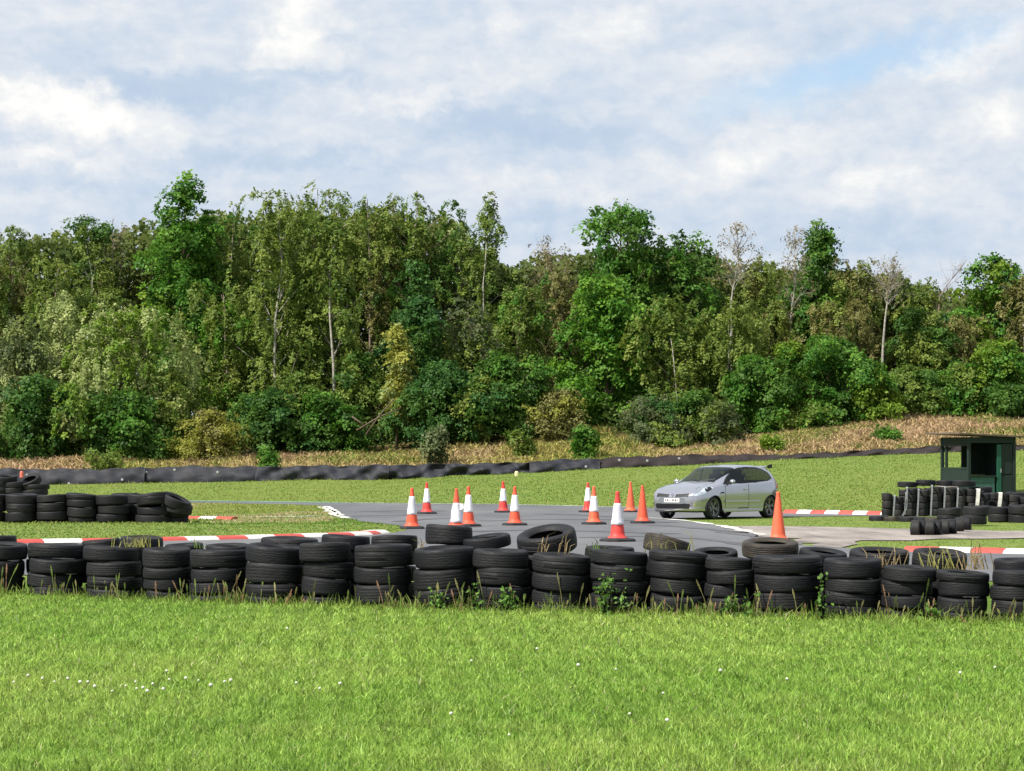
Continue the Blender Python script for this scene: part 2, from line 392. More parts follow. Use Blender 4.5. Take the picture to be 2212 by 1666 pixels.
M_farblade = mat('far_grass_blade', (.1, .2, .02), .7, attr='tint', trans=.35, spec=.2)
def far_grass():
    n = 210000; y = rng.uniform(38, DB + .3, n); x = rng.uniform(-1, 1, n) * (y * .222 + 2)
    k = ~inside(TRACK, x, y) & ~inside(DIRT, x, y); x, y = x[k], y[k]; n = len(x); px = 1106 + F * x / y
    p1 = snoise(x, y * .5, .35, 31); p2 = snoise(x, y, 1.6, 32)
    h = np.clip(.055 + .02 * p2 + rng.normal(0, .014, n), .02, .15)
    h *= np.where(y > DB - .8, 1.8, 1.) * np.where((px > 1440) & (y < 74), .4, 1.) * np.where((px < 900) & (y < 60), .6, 1.)
    w = rng.uniform(.02, .05, n)
    yel = np.clip((900 - px) / 500, 0, 1) * np.clip((y - 58) / 20, 0, 1)
    t = np.clip(.36 + .48 * p1 + .26 * p2 + .35 * yel + rng.normal(0, .10, n), 0, 1)[:, None]
    col = (1 - t) * np.array([.112, .205, .030]) + t * np.array([.270, .300, .072])
    island = (px < 720) & (px > 380) & (y > 62) & (y < 95) & (snoise(x, y * .4, .5, 35) > .15)
    dry = ((rng.random(n) < .04) | (island & (rng.random(n) < .75)))[:, None]
    col = np.where(dry, np.array([.42, .34, .19]), col) * rng.uniform(.88, 1.12, n)[:, None]
    blades(np.stack([x, y, ground_z(x, y) - .01], 1), h, w, np.clip(rng.normal(.6, .3, n), .05, 1.3), col, 'verge_grass', M_farblade, category='grass', label='cut green grass around the track and up the bank')
far_grass()

# bracken on the bank behind the belt
M_frond = mat('bracken_frond', (.3, .2, .08), .8, attr='tint', trans=.3, spec=.15)
def bracken():
    n = 90000; y = rng.uniform(DB + .7, 141, n) ; x = rng.uniform(-1, 1, n) * (y * .222 + 3)
    px = 1106 + F * x / y; k = (y < 133.5) | ((px > 1140) & (px < 1330)) | (px > 1640); x, y, px = x[k], y[k], px[k]; n = len(x)
    p = snoise(x, y, .45, 41) + .5 * snoise(x, y, 1.5, 42)
    mid = np.exp(-((px - 1180) / 260.) ** 2) * .9 + np.exp(-((px - 330) / 150.) ** 2) * .4 - np.clip((px - 1500) / 500, 0, .45) - np.exp(-((px - 60) / 120.) ** 2) * .6
    t = np.clip(.38 + .42 * p + .5 * mid + rng.normal(0, .22, n), 0, 1)[:, None]
    col = (1 - t) * np.array([.47, .33, .19]) + t * np.array([.36, .345, .085])
    g = ((p > .25) & (rng.random(n) < .40))[:, None]; col = np.where(g, np.array([.16, .22, .045]), col)
    col = col * rng.uniform(.6, 1.25, n)[:, None]
    h = np.clip(.30 + .16 * snoise(x, y, 1.1, 43) + rng.normal(0, .10, n), .08, .75) * np.where(y < DB + 2, .75, 1)
    blades(np.stack([x, y, ground_z(x, y) - .03], 1), h, rng.uniform(.05, .13, n), np.clip(rng.normal(.9, .4, n), .1, 1.8), col, 'bracken', M_frond, category='bracken', label='tan and yellow bracken covering the bank under the trees')
bracken()

# ------------------------------------------------------------------ rubber belt barrier
M_belt = mat('rubber_belt', (.008, .0085, .0115), .68, noise=.55, nscale=2.5, bump=.6, bscale=4, spec=.3, stretch=(1, 1, 2.2), col2=(.030, .031, .039))
M_belt_b = mat('rubber_belt_brown', (.016, .012, .012), .8, noise=.5, nscale=2.5, bump=.6, bscale=5, spec=.25, col2=(.032, .025, .025))
M_bolt = mat('bolt_zinc', (.5, .5, .5), .4, metal=.6)
BTX = [-400, 0, 90, 200, 330, 400, 540, 680, 822, 960, 1106, 1200, 1288, 1400, 1502, 1618, 1708, 1780, 1865, 1950, 2030, 2120, 2212, 2600]
BTY = [1016, 1013, 1013, 1013.5, 1010, 1007, 1008.5, 1006.5, 1005, 1002, 1000, 994, 990, 985.5, 982.5, 982.5, 982, 978, 973, 968.5, 964, 962, 960, 952]
def belt(p0, p1, m, label, folds, dy=0., bolts=()):
    n = int((p1 - p0) / 3); V = []; nu = 14
    for i in range(n + 1):
        px = p0 + (p1 - p0) * i / n; D = DB + dy + .12 * math.sin(px * .021) ; x = gx(px, D)
        top = zat(np.interp(px, BTX, BTY), DB) + .03 * math.sin(px * .11) + .025 * math.sin(px * .047 + 1)
        bot = float(ground_z(np.array([x]), np.array([DB - .6]))[0]) - .15
        for j in range(nu):
            t = j / (nu - 1); z = bot + (top - bot) * t
            bulge = .16 * math.sin(math.pi * min(1, t * 1.1)) * (1 + .5 * math.sin(px * .06 + t * 2))
            fold = folds * (.11 * math.sin(px * .035 + t * 5) + .07 * math.sin(px * .09 - t * 7) + .04 * math.sin(px * .21 + t * 4))
            V.append((x, D - bulge - fold + .35 * t, z))
    k = len(V)
    V += [(a, b + .10, c) for a, b, c in V]
    q = np.array([[i * nu + j, (i + 1) * nu + j, (i + 1) * nu + j + 1, i * nu + j + 1] for i in range(n) for j in range(nu - 1)])
    caps = [[i * nu + nu - 1, (i + 1) * nu + nu - 1, k + (i + 1) * nu + nu - 1, k + i * nu + nu - 1] for i in range(n)]
    ends = [[e * nu + j, e * nu + j + 1, k + e * nu + j + 1, k + e * nu + j] for e in (0, n) for j in range(nu - 1)]
    me = np_mesh('belt_barrier', V, [q, q[:, ::-1] + k, np.array(caps), np.array(ends)], smooth=True)
    t = thing('belt_barrier', label, 'barrier', (gx((p0 + p1) / 2, DB), DB, 0), group='rubber belts along the bank')
    loc = t.location
    me.transform(Matrix.Translation(-Vector(loc)))
    link('belt', me, m, t)
    for (bx, f) in bolts:
        i = int((bx - p0) / (p1 - p0) * n); a = Vector(V[i * nu + int(f * (nu - 1))])
        mb = MB(); mb.lathe([(0, -.03), (.07, -.03), (.07, .02), (0, .03)], 8, closed=False)
        mb.build('bolt', M_bolt, t, loc=a - Vector(loc) + Vector((0, -.03, 0)), rot=(R(90), 0, 0))
belt(-260, 84, M_belt, 'black rubber belt at the left end, behind the piled tyres', .5, .35, [(57, .75)])
belt(80, 312, M_belt, 'grey black rubber belt with a sharp left edge beside piled tyres', .35, 0, [(150, .3), (265, .45)])
belt(306, 560, M_belt, 'grey rubber belt with pale bolts above the left grass strip', .3, .2, [(318, .8), (378, .85), (324, .15), (470, .7)])
belt(552, 840, M_belt, 'dark rubber belt below the bramble mound', 1.0, .05)
belt(832, 1150, M_belt, 'crumpled black rubber belt sagging in folds behind the left cones', 2.0, .25)
belt(1144, 1296, M_belt, 'smooth black rubber belt with low bolts behind the middle cones', .7, .0, [(1189, .2), (1240, .12), (1268, .5)])
belt(1290, 1720, M_belt_b, 'brownish rubber belt behind the silver car', .4, .25, [(1339, .8), (1400, .75), (1470, .8)])
belt(1712, 2400, M_belt_b, 'low dark rubber belt on the crest left of the green hut', .9, .0)

# ------------------------------------------------------------------ tyres
def tyre_mat(name, c, c2, b=.5):
    m = mat(name, c, .62, noise=.3, nscale=5, col2=c2, spec=.30, detail=8, stretch=(1, 1, 3)); nt = m.node_tree; bs = nt.nodes['Principled BSDF']
    # fine tread blocks and scuffs as bump
    tcn = nt.nodes.new('ShaderNodeTexCoord'); n = nt.nodes.new('ShaderNodeTexNoise'); n.inputs['Scale'].default_value = 30; n.inputs['Detail'].default_value = 5
    mp = nt.nodes.new('ShaderNodeMapping'); mp.inputs['Scale'].default_value = (.5, .5, 2.5); nt.links.new(tcn.outputs['Object'], mp.inputs[0]); nt.links.new(mp.outputs[0], n.inputs[0])
    bp = nt.nodes.new('ShaderNodeBump'); bp.inputs['Strength'].default_value = b; bp.inputs['Distance'].default_value = .012
    nt.links.new(n.outputs[0], bp.inputs['Height']); nt.links.new(bp.outputs[0], bs.inputs['Normal'])
    rr = nt.nodes.new('ShaderNodeMapRange'); nt.links.new(n.outputs[0], rr.inputs[0]); rr.inputs[3].default_value = .48; rr.inputs[4].default_value = .8; nt.links.new(rr.outputs[0], bs.inputs['Roughness'])
    return m
M_ty = [tyre_mat('tyre_rubber', (.005, .005, .0063), (.0140, .0136, .0148)), tyre_mat('tyre_rubber_dusty', (.009, .0086, .0092), (.026, .024, .0225)),
        tyre_mat('tyre_rubber_dark', (.004, .004, .0055), (.009, .009, .011)), tyre_mat('tyre_rubber_muddy', (.016, .014, .013), (.055, .044, .030))]
def tyre_mesh(R_=.31, Wd=.185, ribs=5, seed=0, rin=.6, seg=56, groove=.006, squash=.02):
    r = random.Random(seed); h = Wd / 2; ri = R_ * rin
    prof = [(ri, -h * .62), (ri + .012, -h * .80), ((R_ + ri) / 2, -h * 1.0), (R_ - .022, -h * .97), (R_ - .009, -h * .87)]
    tw = h * 1.54
    for k in range(ribs):
        a = -h * .77 + tw * k / ribs; b = a + tw / ribs
        crown = lambda z: R_ - .010 * (z / h) ** 2
        g = .006
        if k: prof += [(crown(a) - groove, a - g * .4), (crown(a) - groove, a + g * .4)]
        prof += [(crown(a), a + g), (crown(b), b - g)]
    prof += [(R_ - .009, h * .87), (R_ - .022, h * .97), ((R_ + ri) / 2, h * 1.0), (ri + .012, h * .80), (ri, h * .62),
             (ri + .015, h * .52), (R_ - .05, h * .62), (R_ - .022, h * .4), (R_ - .022, -h * .4), (R_ - .05, -h * .62), (ri + .015, -h * .52)]
    ph = [r.uniform(0, 6.28) for _ in range(4)]
    def mod(a, j, rr, z):
        e = 1 + squash * math.sin(2 * a + ph[0]) + squash * .5 * math.sin(3 * a + ph[1])
        zz = z * (1 + .05 * math.sin(2 * a + ph[2])) + .010 * math.sin(a + ph[3])
        return rr * e, zz
    mb = MB(); mb.lathe(prof, seg, mod=mod)
    me = mb.mesh('tyre', True); me.set_sharp_from_angle(angle=R(50)); return me
TYRES = []
for i in range(8):
    me = tyre_mesh(seed=i, ribs=[5, 4, 6, 5, 7, 4, 5, 6][i], rin=[.6, .62, .57, .6, .63, .58, .6, .61][i], groove=[.0015, .004, .0008, .002, .0006, .005, .001, .003][i], squash=[.015, .02, .008, .025, .01, .018, .03, .012][i])
    me.materials.append(M_ty[[0, 1, 2, 0, 1, 0, 2, 3][i]]); TYRES.append(me)
KT = []
for i in range(3):
    me = tyre_mesh(.145, .20, 1, 50 + i, .5, 28, .003, .02); me.materials.append(M_ty[[0, 1, 2][i]]); KT.append(me)
_tn = [0]
def tyre(x, y, z, rad, thick, label, group, rx=0, ry=0, pool=TYRES, base=(.31, .185), idx=None):
    i = _tn[0] if idx is None else idx; _tn[0] += 1
    me = pool[(i * 5 + i // 3) % len(pool)] if idx is None else pool[idx]
    o = link('tyre', me, None, None, (x, y, z), label=label, category='tyre', group=group)
    e = Euler((R(rx), R(ry), 0)).to_matrix() @ Euler((0, 0, random.uniform(0, 6.28))).to_matrix()
    o.rotation_euler = e.to_euler(); o.scale = (rad / base[0], rad / base[0], thick / base[1]); return o
ORD = 'first second third fourth fifth sixth seventh eighth ninth tenth eleventh twelfth thirteenth fourteenth fifteenth sixteenth seventeenth eighteenth nineteenth twentieth'.split()
LAY = ['top tyre', 'second tyre down', 'third tyre down', 'fourth tyre down', 'fifth tyre down', 'sixth tyre down', 'seventh tyre down']
def pz(a): return a
# left px, right px, boundaries (display rows) from the top down, lean in degrees over the layers
FRONT = [(-62, 57, [1176, 1209, 1245, 1280], 3.5), (63, 183, [1177, 1207, 1239, 1270], 2), (184, 308, [1183, 1214, 1247, 1274], 1), (309, 413, [1186, 1226, 1251, 1279], 3),
         (414, 533, [1190, 1229, 1259, 1284], -1), (529, 654, [1180, 1219, 1263, 1291], 1.5), (652, 759, [1174, 1215, 1251, 1288], 2), (765, 892, [1178, 1226, 1263, 1306], -1.5),
         (891, 1027, [1185, 1228, 1272, 1308], -3.5), (1026, 1148, [1190, 1228, 1267, 1297], 1), (1148, 1274, [1200, 1240, 1277, 1309], 1.5), (1278, 1398, [1193, 1222, 1256, 1286], 3),
         (1399, 1524, [1192, 1216, 1252, 1286], 4.5), (1525, 1628, [1207, 1233, 1263, 1291], 2.5), (1629, 1773, [1203, 1241, 1279, 1320], -.5), (1779, 1903, [1209, 1249, 1280, 1310], 1.5),
         (1905, 2017, [1226, 1257, 1288, 1315], 1), (2022, 2136, [1237, 1258, 1291, 1325], 1), (2142, 2256, [1236, 1267, 1299, 1333], 1.5), (2262, 2380, [1240, 1270, 1302, 1335], 0)]
PXOFF = {}
for k, (a, b, bd, lean) in enumerate(FRONT):
    c = (a + b) / 2; Df = wall_front(c) + .04; s = F / Df; rad = (b - a) / 2 / s * 1.03; base = HOR + EYE * s
    zs = [EYE - (y - HOR) / s for y in bd]
    while zs[-1] > .05: zs.append(zs[-1] - .16)
    for j in range(len(zs) - 1):
        th = zs[j] - zs[j + 1]; rad *= random.uniform(.965, 1.02); x = gx(c, Df) * (1 + (b - a) / 2 / s / Df) + random.gauss(0, .014) ; y = Df + rad + random.gauss(0, .012)
        lab = f'worn black tyre, {LAY[j]} in the {ORD[k]} front row stack from the left'
        if k == len(FRONT) - 1: lab = f'worn black tyre, {LAY[j]} in the stack past the right edge'
        tyre(x, y, (zs[j] + zs[j + 1]) / 2, rad, th * .99, lab, 'stacked tyres of the near wall', random.gauss(1.2, .8), lean + random.gauss(0, .9))
# row behind: left px, right px, top row, top tyre thickness rows, tilt to the viewer, roll, how it looks
BACK = [(-60, 37, 1158, 30, 0, 0, 'blocky black tyre'), (60, 172, 1178, 30, 0, 0, 'low black tyre'), (176, 262, 1166, 30, 0, -3, 'black tyre, left of yellow weeds,'), (258, 354, 1160, 34, 0, 2, 'black tyre with yellow weeds on it'),
        (356, 440, 1176, 30, 2, 0, 'low dark tyre'), (444, 540, 1177, 30, 2, 1, 'low shaded tyre'), (562, 690, 1163, 32, 0, 1, 'wide smooth tyre'), (694, 800, 1158, 32, 0, 1, 'smooth black tyre, left of a pair,'), (800, 903, 1158, 32, 0, 0, 'smooth black tyre, right of a pair,'),
        (918, 1022, 1136, 42, -1, 2, 'tall wide black tyre'), (998, 1105, 1154, 26, 6, -7, 'tilted tyre lying on another'), (1114, 1248, 1137, 44, 15, -9, 'big tilted tyre with open hole'),
        (1262, 1372, 1181, 34, 3, 3, 'low tyre with weed at its left'), (1388, 1492, 1156, 36, -4, 11, 'weedy tyre tipped down to the right'), (1495, 1594, 1188, 30, 8, 0, 'low tyre with hole showing'),
        (1602, 1726, 1166, 34, 8, -2, 'brownish tyre with hole, below the plain orange cone,'), (1724, 1830, 1185, 30, 9, 5, 'grey tyre with hole tipped right'), (1833, 1966, 1186, 36, 6, 2, 'wide tyre behind tan grass'),
        (1969, 2090, 1187, 44, 10, 3, 'open tyre full of dry grass'), (2146, 2250, 1208, 34, 2, 0, 'dark tyre at the right edge')]
for k, (a, b, top, thp, tx, roll, look) in enumerate(BACK):
    c = (a + b) / 2; Df = wall_front(c) + .68; s = F / Df; rad = (b - a) / 2 / s
    zt = EYE - (top - HOR) / s; th = thp / s; z = zt - th / 2 - rad * math.sin(R(abs(tx))) * .45 - rad * math.sin(R(abs(roll))) * .5; j = 0
    x = gx(c, Df) * (1 + rad / Df); y = Df + rad
    near = min(range(len(FRONT)), key=lambda i: abs((FRONT[i][0] + FRONT[i][1]) / 2 - c))
    tyre(x, y, z, rad, th, f'{look} atop back row behind {ORD[near]} front stack', 'stacked tyres of the row behind', tx, roll, idx=7 if 'brownish' in look or 'weedy' in look else None)
    zz = z - th / 2 - rad * math.sin(R(max(abs(tx), abs(roll)))) * .35
    while zz > .06:
        j += 1; th2 = min(.17, max(zz, .1))
        tyre(x + random.gauss(0, .02), y + random.gauss(0, .02), zz - th2 / 2, rad * .98, th2, f'dark {LAY[j]} in the {ORD[k]} back row stack from the left', 'stacked tyres of the row behind', 0, random.gauss(0, 1.5)); zz -= th2

# left block by the grass island
def block_stack(c, w, bd, base, label, group, lean=0., dD=0., pool=TYRES, bs=(.31, .185)):
    D = F * EYE / (base - HOR) + dD; s = F / D; rad = w / 2 / s * 1.07
    zs = [EYE - (y - HOR) / s for y in bd]; g0 = gz(gx(c, D), D)
    while zs[-1] > g0 + .05: zs.append(zs[-1] - (zs[0] - zs[1]))
    for j in range(len(zs) - 1):
        tyre(gx(c, D) + random.gauss(0, rad * .05), D + rad + random.gauss(0, rad * .04), (zs[j] + zs[j + 1]) / 2, rad, zs[j] - zs[j + 1], f'{LAY[j]} {label}', group, random.gauss(1, .8), lean + random.gauss(0, 1.2), pool, bs)
G2 = 'stacked tyres of the left block'
block_stack(-28, 66, [1068, 1086, 1107, 1128], 1130, 'in the left block stack cut by the left edge', G2)
block_stack(38, 64, [1068, 1087, 1107, 1128], 1130, 'in the first whole stack of the left block', G2)
block_stack(106, 66, [1070, 1086, 1105, 1124], 1130, 'in the second whole stack of the left block', G2)
block_stack(171, 63, [1067, 1080, 1096, 1117], 1130, 'in the middle stack of the left block, slanting', G2, 4)
block_stack(236, 66, [1070, 1091, 1111, 1129], 1130, 'in the fourth whole stack of the left block', G2, -1)
block_stack(328, 74, [1095, 1113, 1129], 1130, 'under the tipped tyre of the left block', G2, -2)
block_stack(378, 48, [1103, 1117, 1129], 1130, 'at the low right end of the left block', G2, 3, .3)
block_stack(266, 58, [1066, 1088, 1108, 1129], 1130, 'in the rear stack of the left block', G2, 0, 1.2)
for i, (c, w, bd) in enumerate(((72, 62, [1070, 1088, 1108, 1128]), (139, 62, [1071, 1089, 1108, 1127]), (204, 62, [1072, 1090, 1110, 1128]), (300, 58, [1068, 1088, 1108, 1128]), (352, 56, [1088, 1104, 1119]))):
    block_stack(c, w, bd, 1130, f'in the {ORD[i]} stack behind the gaps of the left block', G2, 0, .75)
D_ = F * EYE / 120; s_ = F / D_
tyre(gx(377, D_), D_ + .5, zat(1098, D_), 34 / s_, 20 / s_, 'black tyre squashed under the leaning tyre of the left block', G2, 4, 12)
tyre(gx(326, D_), D_ + .42, zat(1080, D_), 36 / s_, 25 / s_, 'wide black tyre tipped on top of the left block', G2, -4, -4)
o = tyre(gx(374, D_), D_ + .45, zat(1085, D_), 34 / s_, 22 / s_, 'black tyre leaning over the right end of the left block', G2, 8, 26)
# heap behind the left block
for i, (c, w, top) in enumerate(((-8, 50, 1040), (28, 52, 1041), (70, 54, 1046))):
    block_stack(c, w, [top, top + 12, top + 25], 1092, f'in the {["left", "middle", "right"][i]} stack behind the left block', 'tyres heaped behind the left block', random.uniform(-3, 3), -8.)
D_ = 83.; s_ = F / D_
tyre(gx(62, D_), D_ + .3, zat(1040, D_), 24 / s_, 15 / s_, 'black tyre tipped up on the heap behind the left block', 'tyres heaped behind the left block', 25, -20)
tyre(gx(8, D_), D_ + .3, zat(1034, D_), 25 / s_, 13 / s_, 'black tyre lying on the heap at the left edge', 'tyres heaped behind the left block', 6, 5)

# right block below the hut
G3 = 'small tyres strapped below the hut'
M_strap = mat('grey_strap', (.20, .21, .22), .6, noise=.2, nscale=9)
KS = [(1918, 22, 1066, 1117), (1942, 20, 1074, 1119), (1970, 22, 1055, 1116), (1996, 22, 1058, 1117), (2025, 22, 1051, 1116), (2053, 24, 1054, 1112), (2079, 20, 1056, 1110), (2100, 20, 1058, 1108), (2130, 22, 1066, 1102), (2168, 24, 1066, 1102), (2192, 22, 1070, 1104), (2216, 24, 1074, 1106)]
WHERE = ['at the left end of the strapped row', 'second from the left of the strapped row', 'third from the left of the strapped row', 'fourth from the left of the strapped row', 'fifth from the left of the strapped row', 'sixth from the left of the strapped row',
         'left of the white strap by the hut', 'just beside the white strap by the hut', 'below the hut counter', 'below the hut door', 'right of the hut door', 'at the right edge beyond the hut']
for i, (c, w, top, base) in enumerate(KS):
    D = 70.6; s = F / D; rad = w / 2 / s * 1.12; z0 = gz(gx(c, D), D); zt = EYE - (top - HOR) / s; n = max(2, round((zt - z0) / .21)); th = (zt - z0) / n
    for j in range(n):
        tyre(gx(c, D) + random.gauss(0, .012), D + rad, zt - th * (j + .5), rad, th, f'small kart {LAY[j]}, stack {WHERE[i]}', G3, 0, random.gauss(0, 2), KT, (.145, .2))
for i, c in enumerate((1930, 1957, 1983, 2011, 2040, 2066, 2090, 2115, 2149, 2180, 2204)):
    D = 71.0; s = F / D; top = np.interp(c, [1930, 1960, 2060, 2120, 2210], [1072, 1056, 1052, 1062, 1070]); z0 = gz(gx(c, D), D); zt = EYE - (top - HOR) / s; n = max(2, round((zt - z0) / .21)); th = (zt - z0) / n; rad = 14 / s
    for j in range(n): tyre(gx(c, D), D + rad, zt - th * (j + .5), rad, th, f'small kart {LAY[j]}, rear stack {ORD[i]} from left of strapped row', G3, 0, random.gauss(0, 2), KT, (.145, .2))
STR = [(1931, 1072, 1118, 'second', 0), (1956, 1066, 1112, 'third', 0), (1958, 1054, 1118, '', -3), (1983, 1058, 1118, '', 0), (2012, 1050, 1116, '', 0), (2040, 1053, 1114, '', 0), (2068, 1056, 1112, '', 0), (2112, 1058, 1098, '', 0), (2160, 1066, 1098, '', 0)]
SLAB = ['left end strap, white, between the first two small stacks', 'short grey strap over the second small stack', 'grey strap left of the third small stack', 'grey strap between the third and fourth small stacks',
        'grey strap between the fourth and fifth small stacks', 'grey strap between the fifth and sixth small stacks', 'grey strap right of the sixth small stack', 'broad white strap left of the hut counter tyres', 'broad white strap below the hut door']
for i, (px, top, base, _, dx) in enumerate(STR):
    D = 70.45; s = F / D; zt = EYE - (top - HOR) / s + .015; zb = EYE - (base - HOR) / s; w = .05 if i < 7 else .11
    mb = MB(); x0 = gx(px, D); pts = [(x0 - .02, D, zb), (x0 - .01, D - .02, zb + .3 * (zt - zb)), (x0 + .01, D - .02, zb + .7 * (zt - zb)), (x0 + .02, D - .01, zt - .03), (x0 + .035, D + .06, zt + .012), (x0 + .05, D + .3, zt + .015)]
    if dx: pts[0] = (x0 - .14, D, zb)
    vs = []
    for k, p in enumerate(pts):
        e = Vector((0, .012, 0)) if k < 4 else Vector((0, 0, -.012))
        vs += [Vector(p) - Vector((w / 2, 0, 0)), Vector(p) + Vector((w / 2, 0, 0)), Vector(p) + Vector((w / 2, 0, 0)) + e, Vector(p) - Vector((w / 2, 0, 0)) + e]
    fs = [(4 * k + a, 4 * k + (a + 1) % 4, 4 * k + 4 + (a + 1) % 4, 4 * k + 4 + a) for k in range(len(pts) - 1) for a in range(4)] + [(3, 2, 1, 0), tuple(range(len(vs) - 4, len(vs)))]
    mb.add(vs, fs); mb.build('strap', M_strap if i < 7 else M_kw, label=SLAB[i], category='strap', group='straps round the small tyres')
G4 = 'car tyres around the strapped row'
for i, (c, w, top, th, D, lab) in enumerate(((1962, 42, 1041, 12, 71.3, 'black tyre lying on top at the left end of the strapped row'), (2002, 44, 1037, 13, 71.4, 'flat black tyre lying on the strapped row left of the hut'), (2046, 44, 1038, 12, 71.6, 'black tyre lying on the strapped row below the hut window'),
                                             (2082, 56, 1038, 13, 71.5, 'wide grey topped tyre lying on the strapped row below the counter'), (2122, 50, 1052, 14, 71.8, 'black tyre lying on the strapped row below the hut counter'), (2200, 50, 1064, 10, 71.2, 'dark tyre lying low beyond the hut door'))):
    s = F / D; tyre(gx(c, D), D + .2, EYE - (top + th / 2 - HOR) / s, w / 2 / s, th / s, lab, G4, 2, random.uniform(-3, 3))
for c, w, bd, base, lab in ((2056, 49, [1098, 1113, 1125], 1131, 'in the front stack left of the rope gap'), (2114, 53, [1094, 1114], 1137, 'in the taller front stack below the hut'), (2164, 45, [1095, 1112], 1129, 'in the front stack below the hut door'), (2212, 52, [1092, 1112], 1130, 'in the front stack at the right edge')):
    block_stack(c, w, bd, base, lab, G4)
for i, c in enumerate((1898, 1930, 1962, 1994, 2020)):
    D = 64.5 - i * .5; s = F / D
    tyre(gx(c, D), D, .055, .27, .17, f'half buried black tyre, {ORD[i]} of the low sunken row from the left', 'sunken tyres edging the dirt', 0, random.uniform(-4, 4), idx=[3, 7, 0, 3, 7][i])
for i, (c, base) in enumerate(((1980, 1158), (1995, 1157.5), (2011, 1158), (2027, 1157.5), (2043, 1156), (2059, 1155), (2075, 1150), (2091, 1147))):
    D = F * EYE / (base - HOR); s = F / D
    o = link('tyre', KT[i % 2 + 1], None, None, (gx(c, D), D + .16, .125), (R(90), 0, R(78 + random.uniform(-6, 6))), label=f'small grey kart tyre standing on edge, {ORD[i]} in the row on the dirt', category='tyre', group='kart tyres standing on the dirt')
    o.scale = (1.3, 1.3, 1.0); o.location.z = .165; o.active_material_index = 0
G_ = [0]

# ------------------------------------------------------------------ traffic cones
M_or = mat('cone_orange', (.80, .105, .050), .55, noise=.10, nscale=7, trans=.12)
M_or2 = mat('cone_orange_faded', (.82, .135, .060), .55, noise=.10, nscale=7, trans=.12)
M_rd = mat('cone_red', (.72, .060, .048), .55, noise=.16, nscale=7, trans=.12)
M_cb = mat('cone_base_rubber', (.022, .022, .024), .8, noise=.3, nscale=9, bump=.3, bscale=30)
M_sl = mat('cone_sleeve', (.80, .80, .80), .45, noise=.14, nscale=10)
M_sg = mat('cone_sleeve_grimy', (.66, .65, .70), .5, noise=.28, nscale=9, stretch=(1, 1, .25))
def cone(px, base, H, label, m=M_or, sleeve=M_sl, s0=.36, s1=.77, rot=0., bw=.56, wob=0.):
    x, y = flat(px, base)
    t = thing('traffic_cone', label, 'cone', (x, y, .012), (0, 0, R(rot)), 'traffic cones on the track')
    mb = MB(); b = bw / 2; ch = b * .62
    ring = lambda r, c, z: [(r, -c, z), (r, c, z), (c, r, z), (-c, r, z), (-r, c, z), (-r, -c, z), (-c, -r, z), (c, -r, z)]
    vs = ring(b, ch, 0) + ring(b, ch, .035) + ring(b * .9, ch * .9, .06) + ring(b * .55, b * .35, .075)
    fs = [(8 * k + i, 8 * k + (i + 1) % 8, 8 * k + 8 + (i + 1) % 8, 8 * k + 8 + i) for k in range(3) for i in range(8)] + [tuple(range(8))[::-1], tuple(range(24, 32))]
    mb.add(vs, fs); mb.build('base', M_cb, t)
    r0, r1 = .156 * H ** .5, .030
    rad = lambda z: r0 + (r1 - r0) * (z - .05) / (H - .05)
    mb = MB(); prof = [(.205 * H ** .5, .045), (.20 * H ** .5, .085), (rad(.10) + .006, .10)]
    for k in range(1, 12): z = .10 + (H - .10) * k / 12; prof.append((rad(z) + (.004 if k in (2, 9) else 0), z))
    prof += [(r1 + .010, H - .045), (r1 + .010, H - .02), (r1, H), (r1 - .012, H), (r1 - .012, H - .2)]
    mb.lathe(prof, 28, closed=False); o = mb.build('body', m, t, True)
    if sleeve:
        za, zb_ = s0 * H, s1 * H; prof = []
        for k in range(9):
            z = za + (zb_ - za) * k / 8; prof.append((rad(z) + .009 + wob * .010 * (1 - k / 8), z))
        prof += [(rad(zb_) + .002, zb_ + .003), (rad(za) + .002, za - .003)]
        def mod(a, j, r_, z): return r_ * (1 + wob * .05 * math.sin(3 * a + j)), z + (wob * .012 * math.sin(4 * a) if j in (0, 10) else 0)
        mb = MB(); mb.lathe(prof, 28, mod=mod if wob else None); mb.build('sleeve', sleeve, t, True)
    return t
cone(890, 1143.5, .985, 'red and white cone at the left of the nearer line', M_or, M_sg, .35, .79, 12)
cone(922, 1111, 1.0, 'small looking far cone at the left end of the farther line', M_rd, M_sl, .36, .80, 30)
c3 = cone(986, 1141, .96, 'cone whose white sleeve has slipped low and torn', M_or, M_sg, .13, .63, 5, wob=1.2)
cone(1012, 1138.5, 1.0, 'clean sleeved cone just right of the slipped sleeve cone', M_or, M_sl, .36, .79, 40)
cone(1087, 1108, 1.02, 'far cone behind and left of the middle near cone', M_rd, M_sl, .36, .76, 8)
cone(1112, 1136, .99, 'near cone below the yellow marker post', M_or, M_sl, .36, .78, 22)
cone(1270, 1107.5, .98, 'far cone half hidden by a nearer one beside it', M_rd, M_sl, .37, .82, 15)
cone(1283, 1134, .99, 'near cone covering part of the far cone at its left', M_or2, M_sl, .34, .74, 35)
cone(1334, 1171, 1.0, 'nearest red cone with grimy torn sleeve, behind the tyre wall', M_rd, M_sg, .335, .76, 28, .62, wob=.8)
cone(1362, 1107, 1.0, 'slim plain orange cone, farther of the two left of car', M_or2, None, rot=10, bw=.42)
cone(1388, 1131.5, 1.0, 'plain orange cone on black base just left of the car', M_or, None, rot=25)
cone(1681, 1173, 1.0, 'plain orange cone on its own in front of the car', M_or2, None, rot=18)
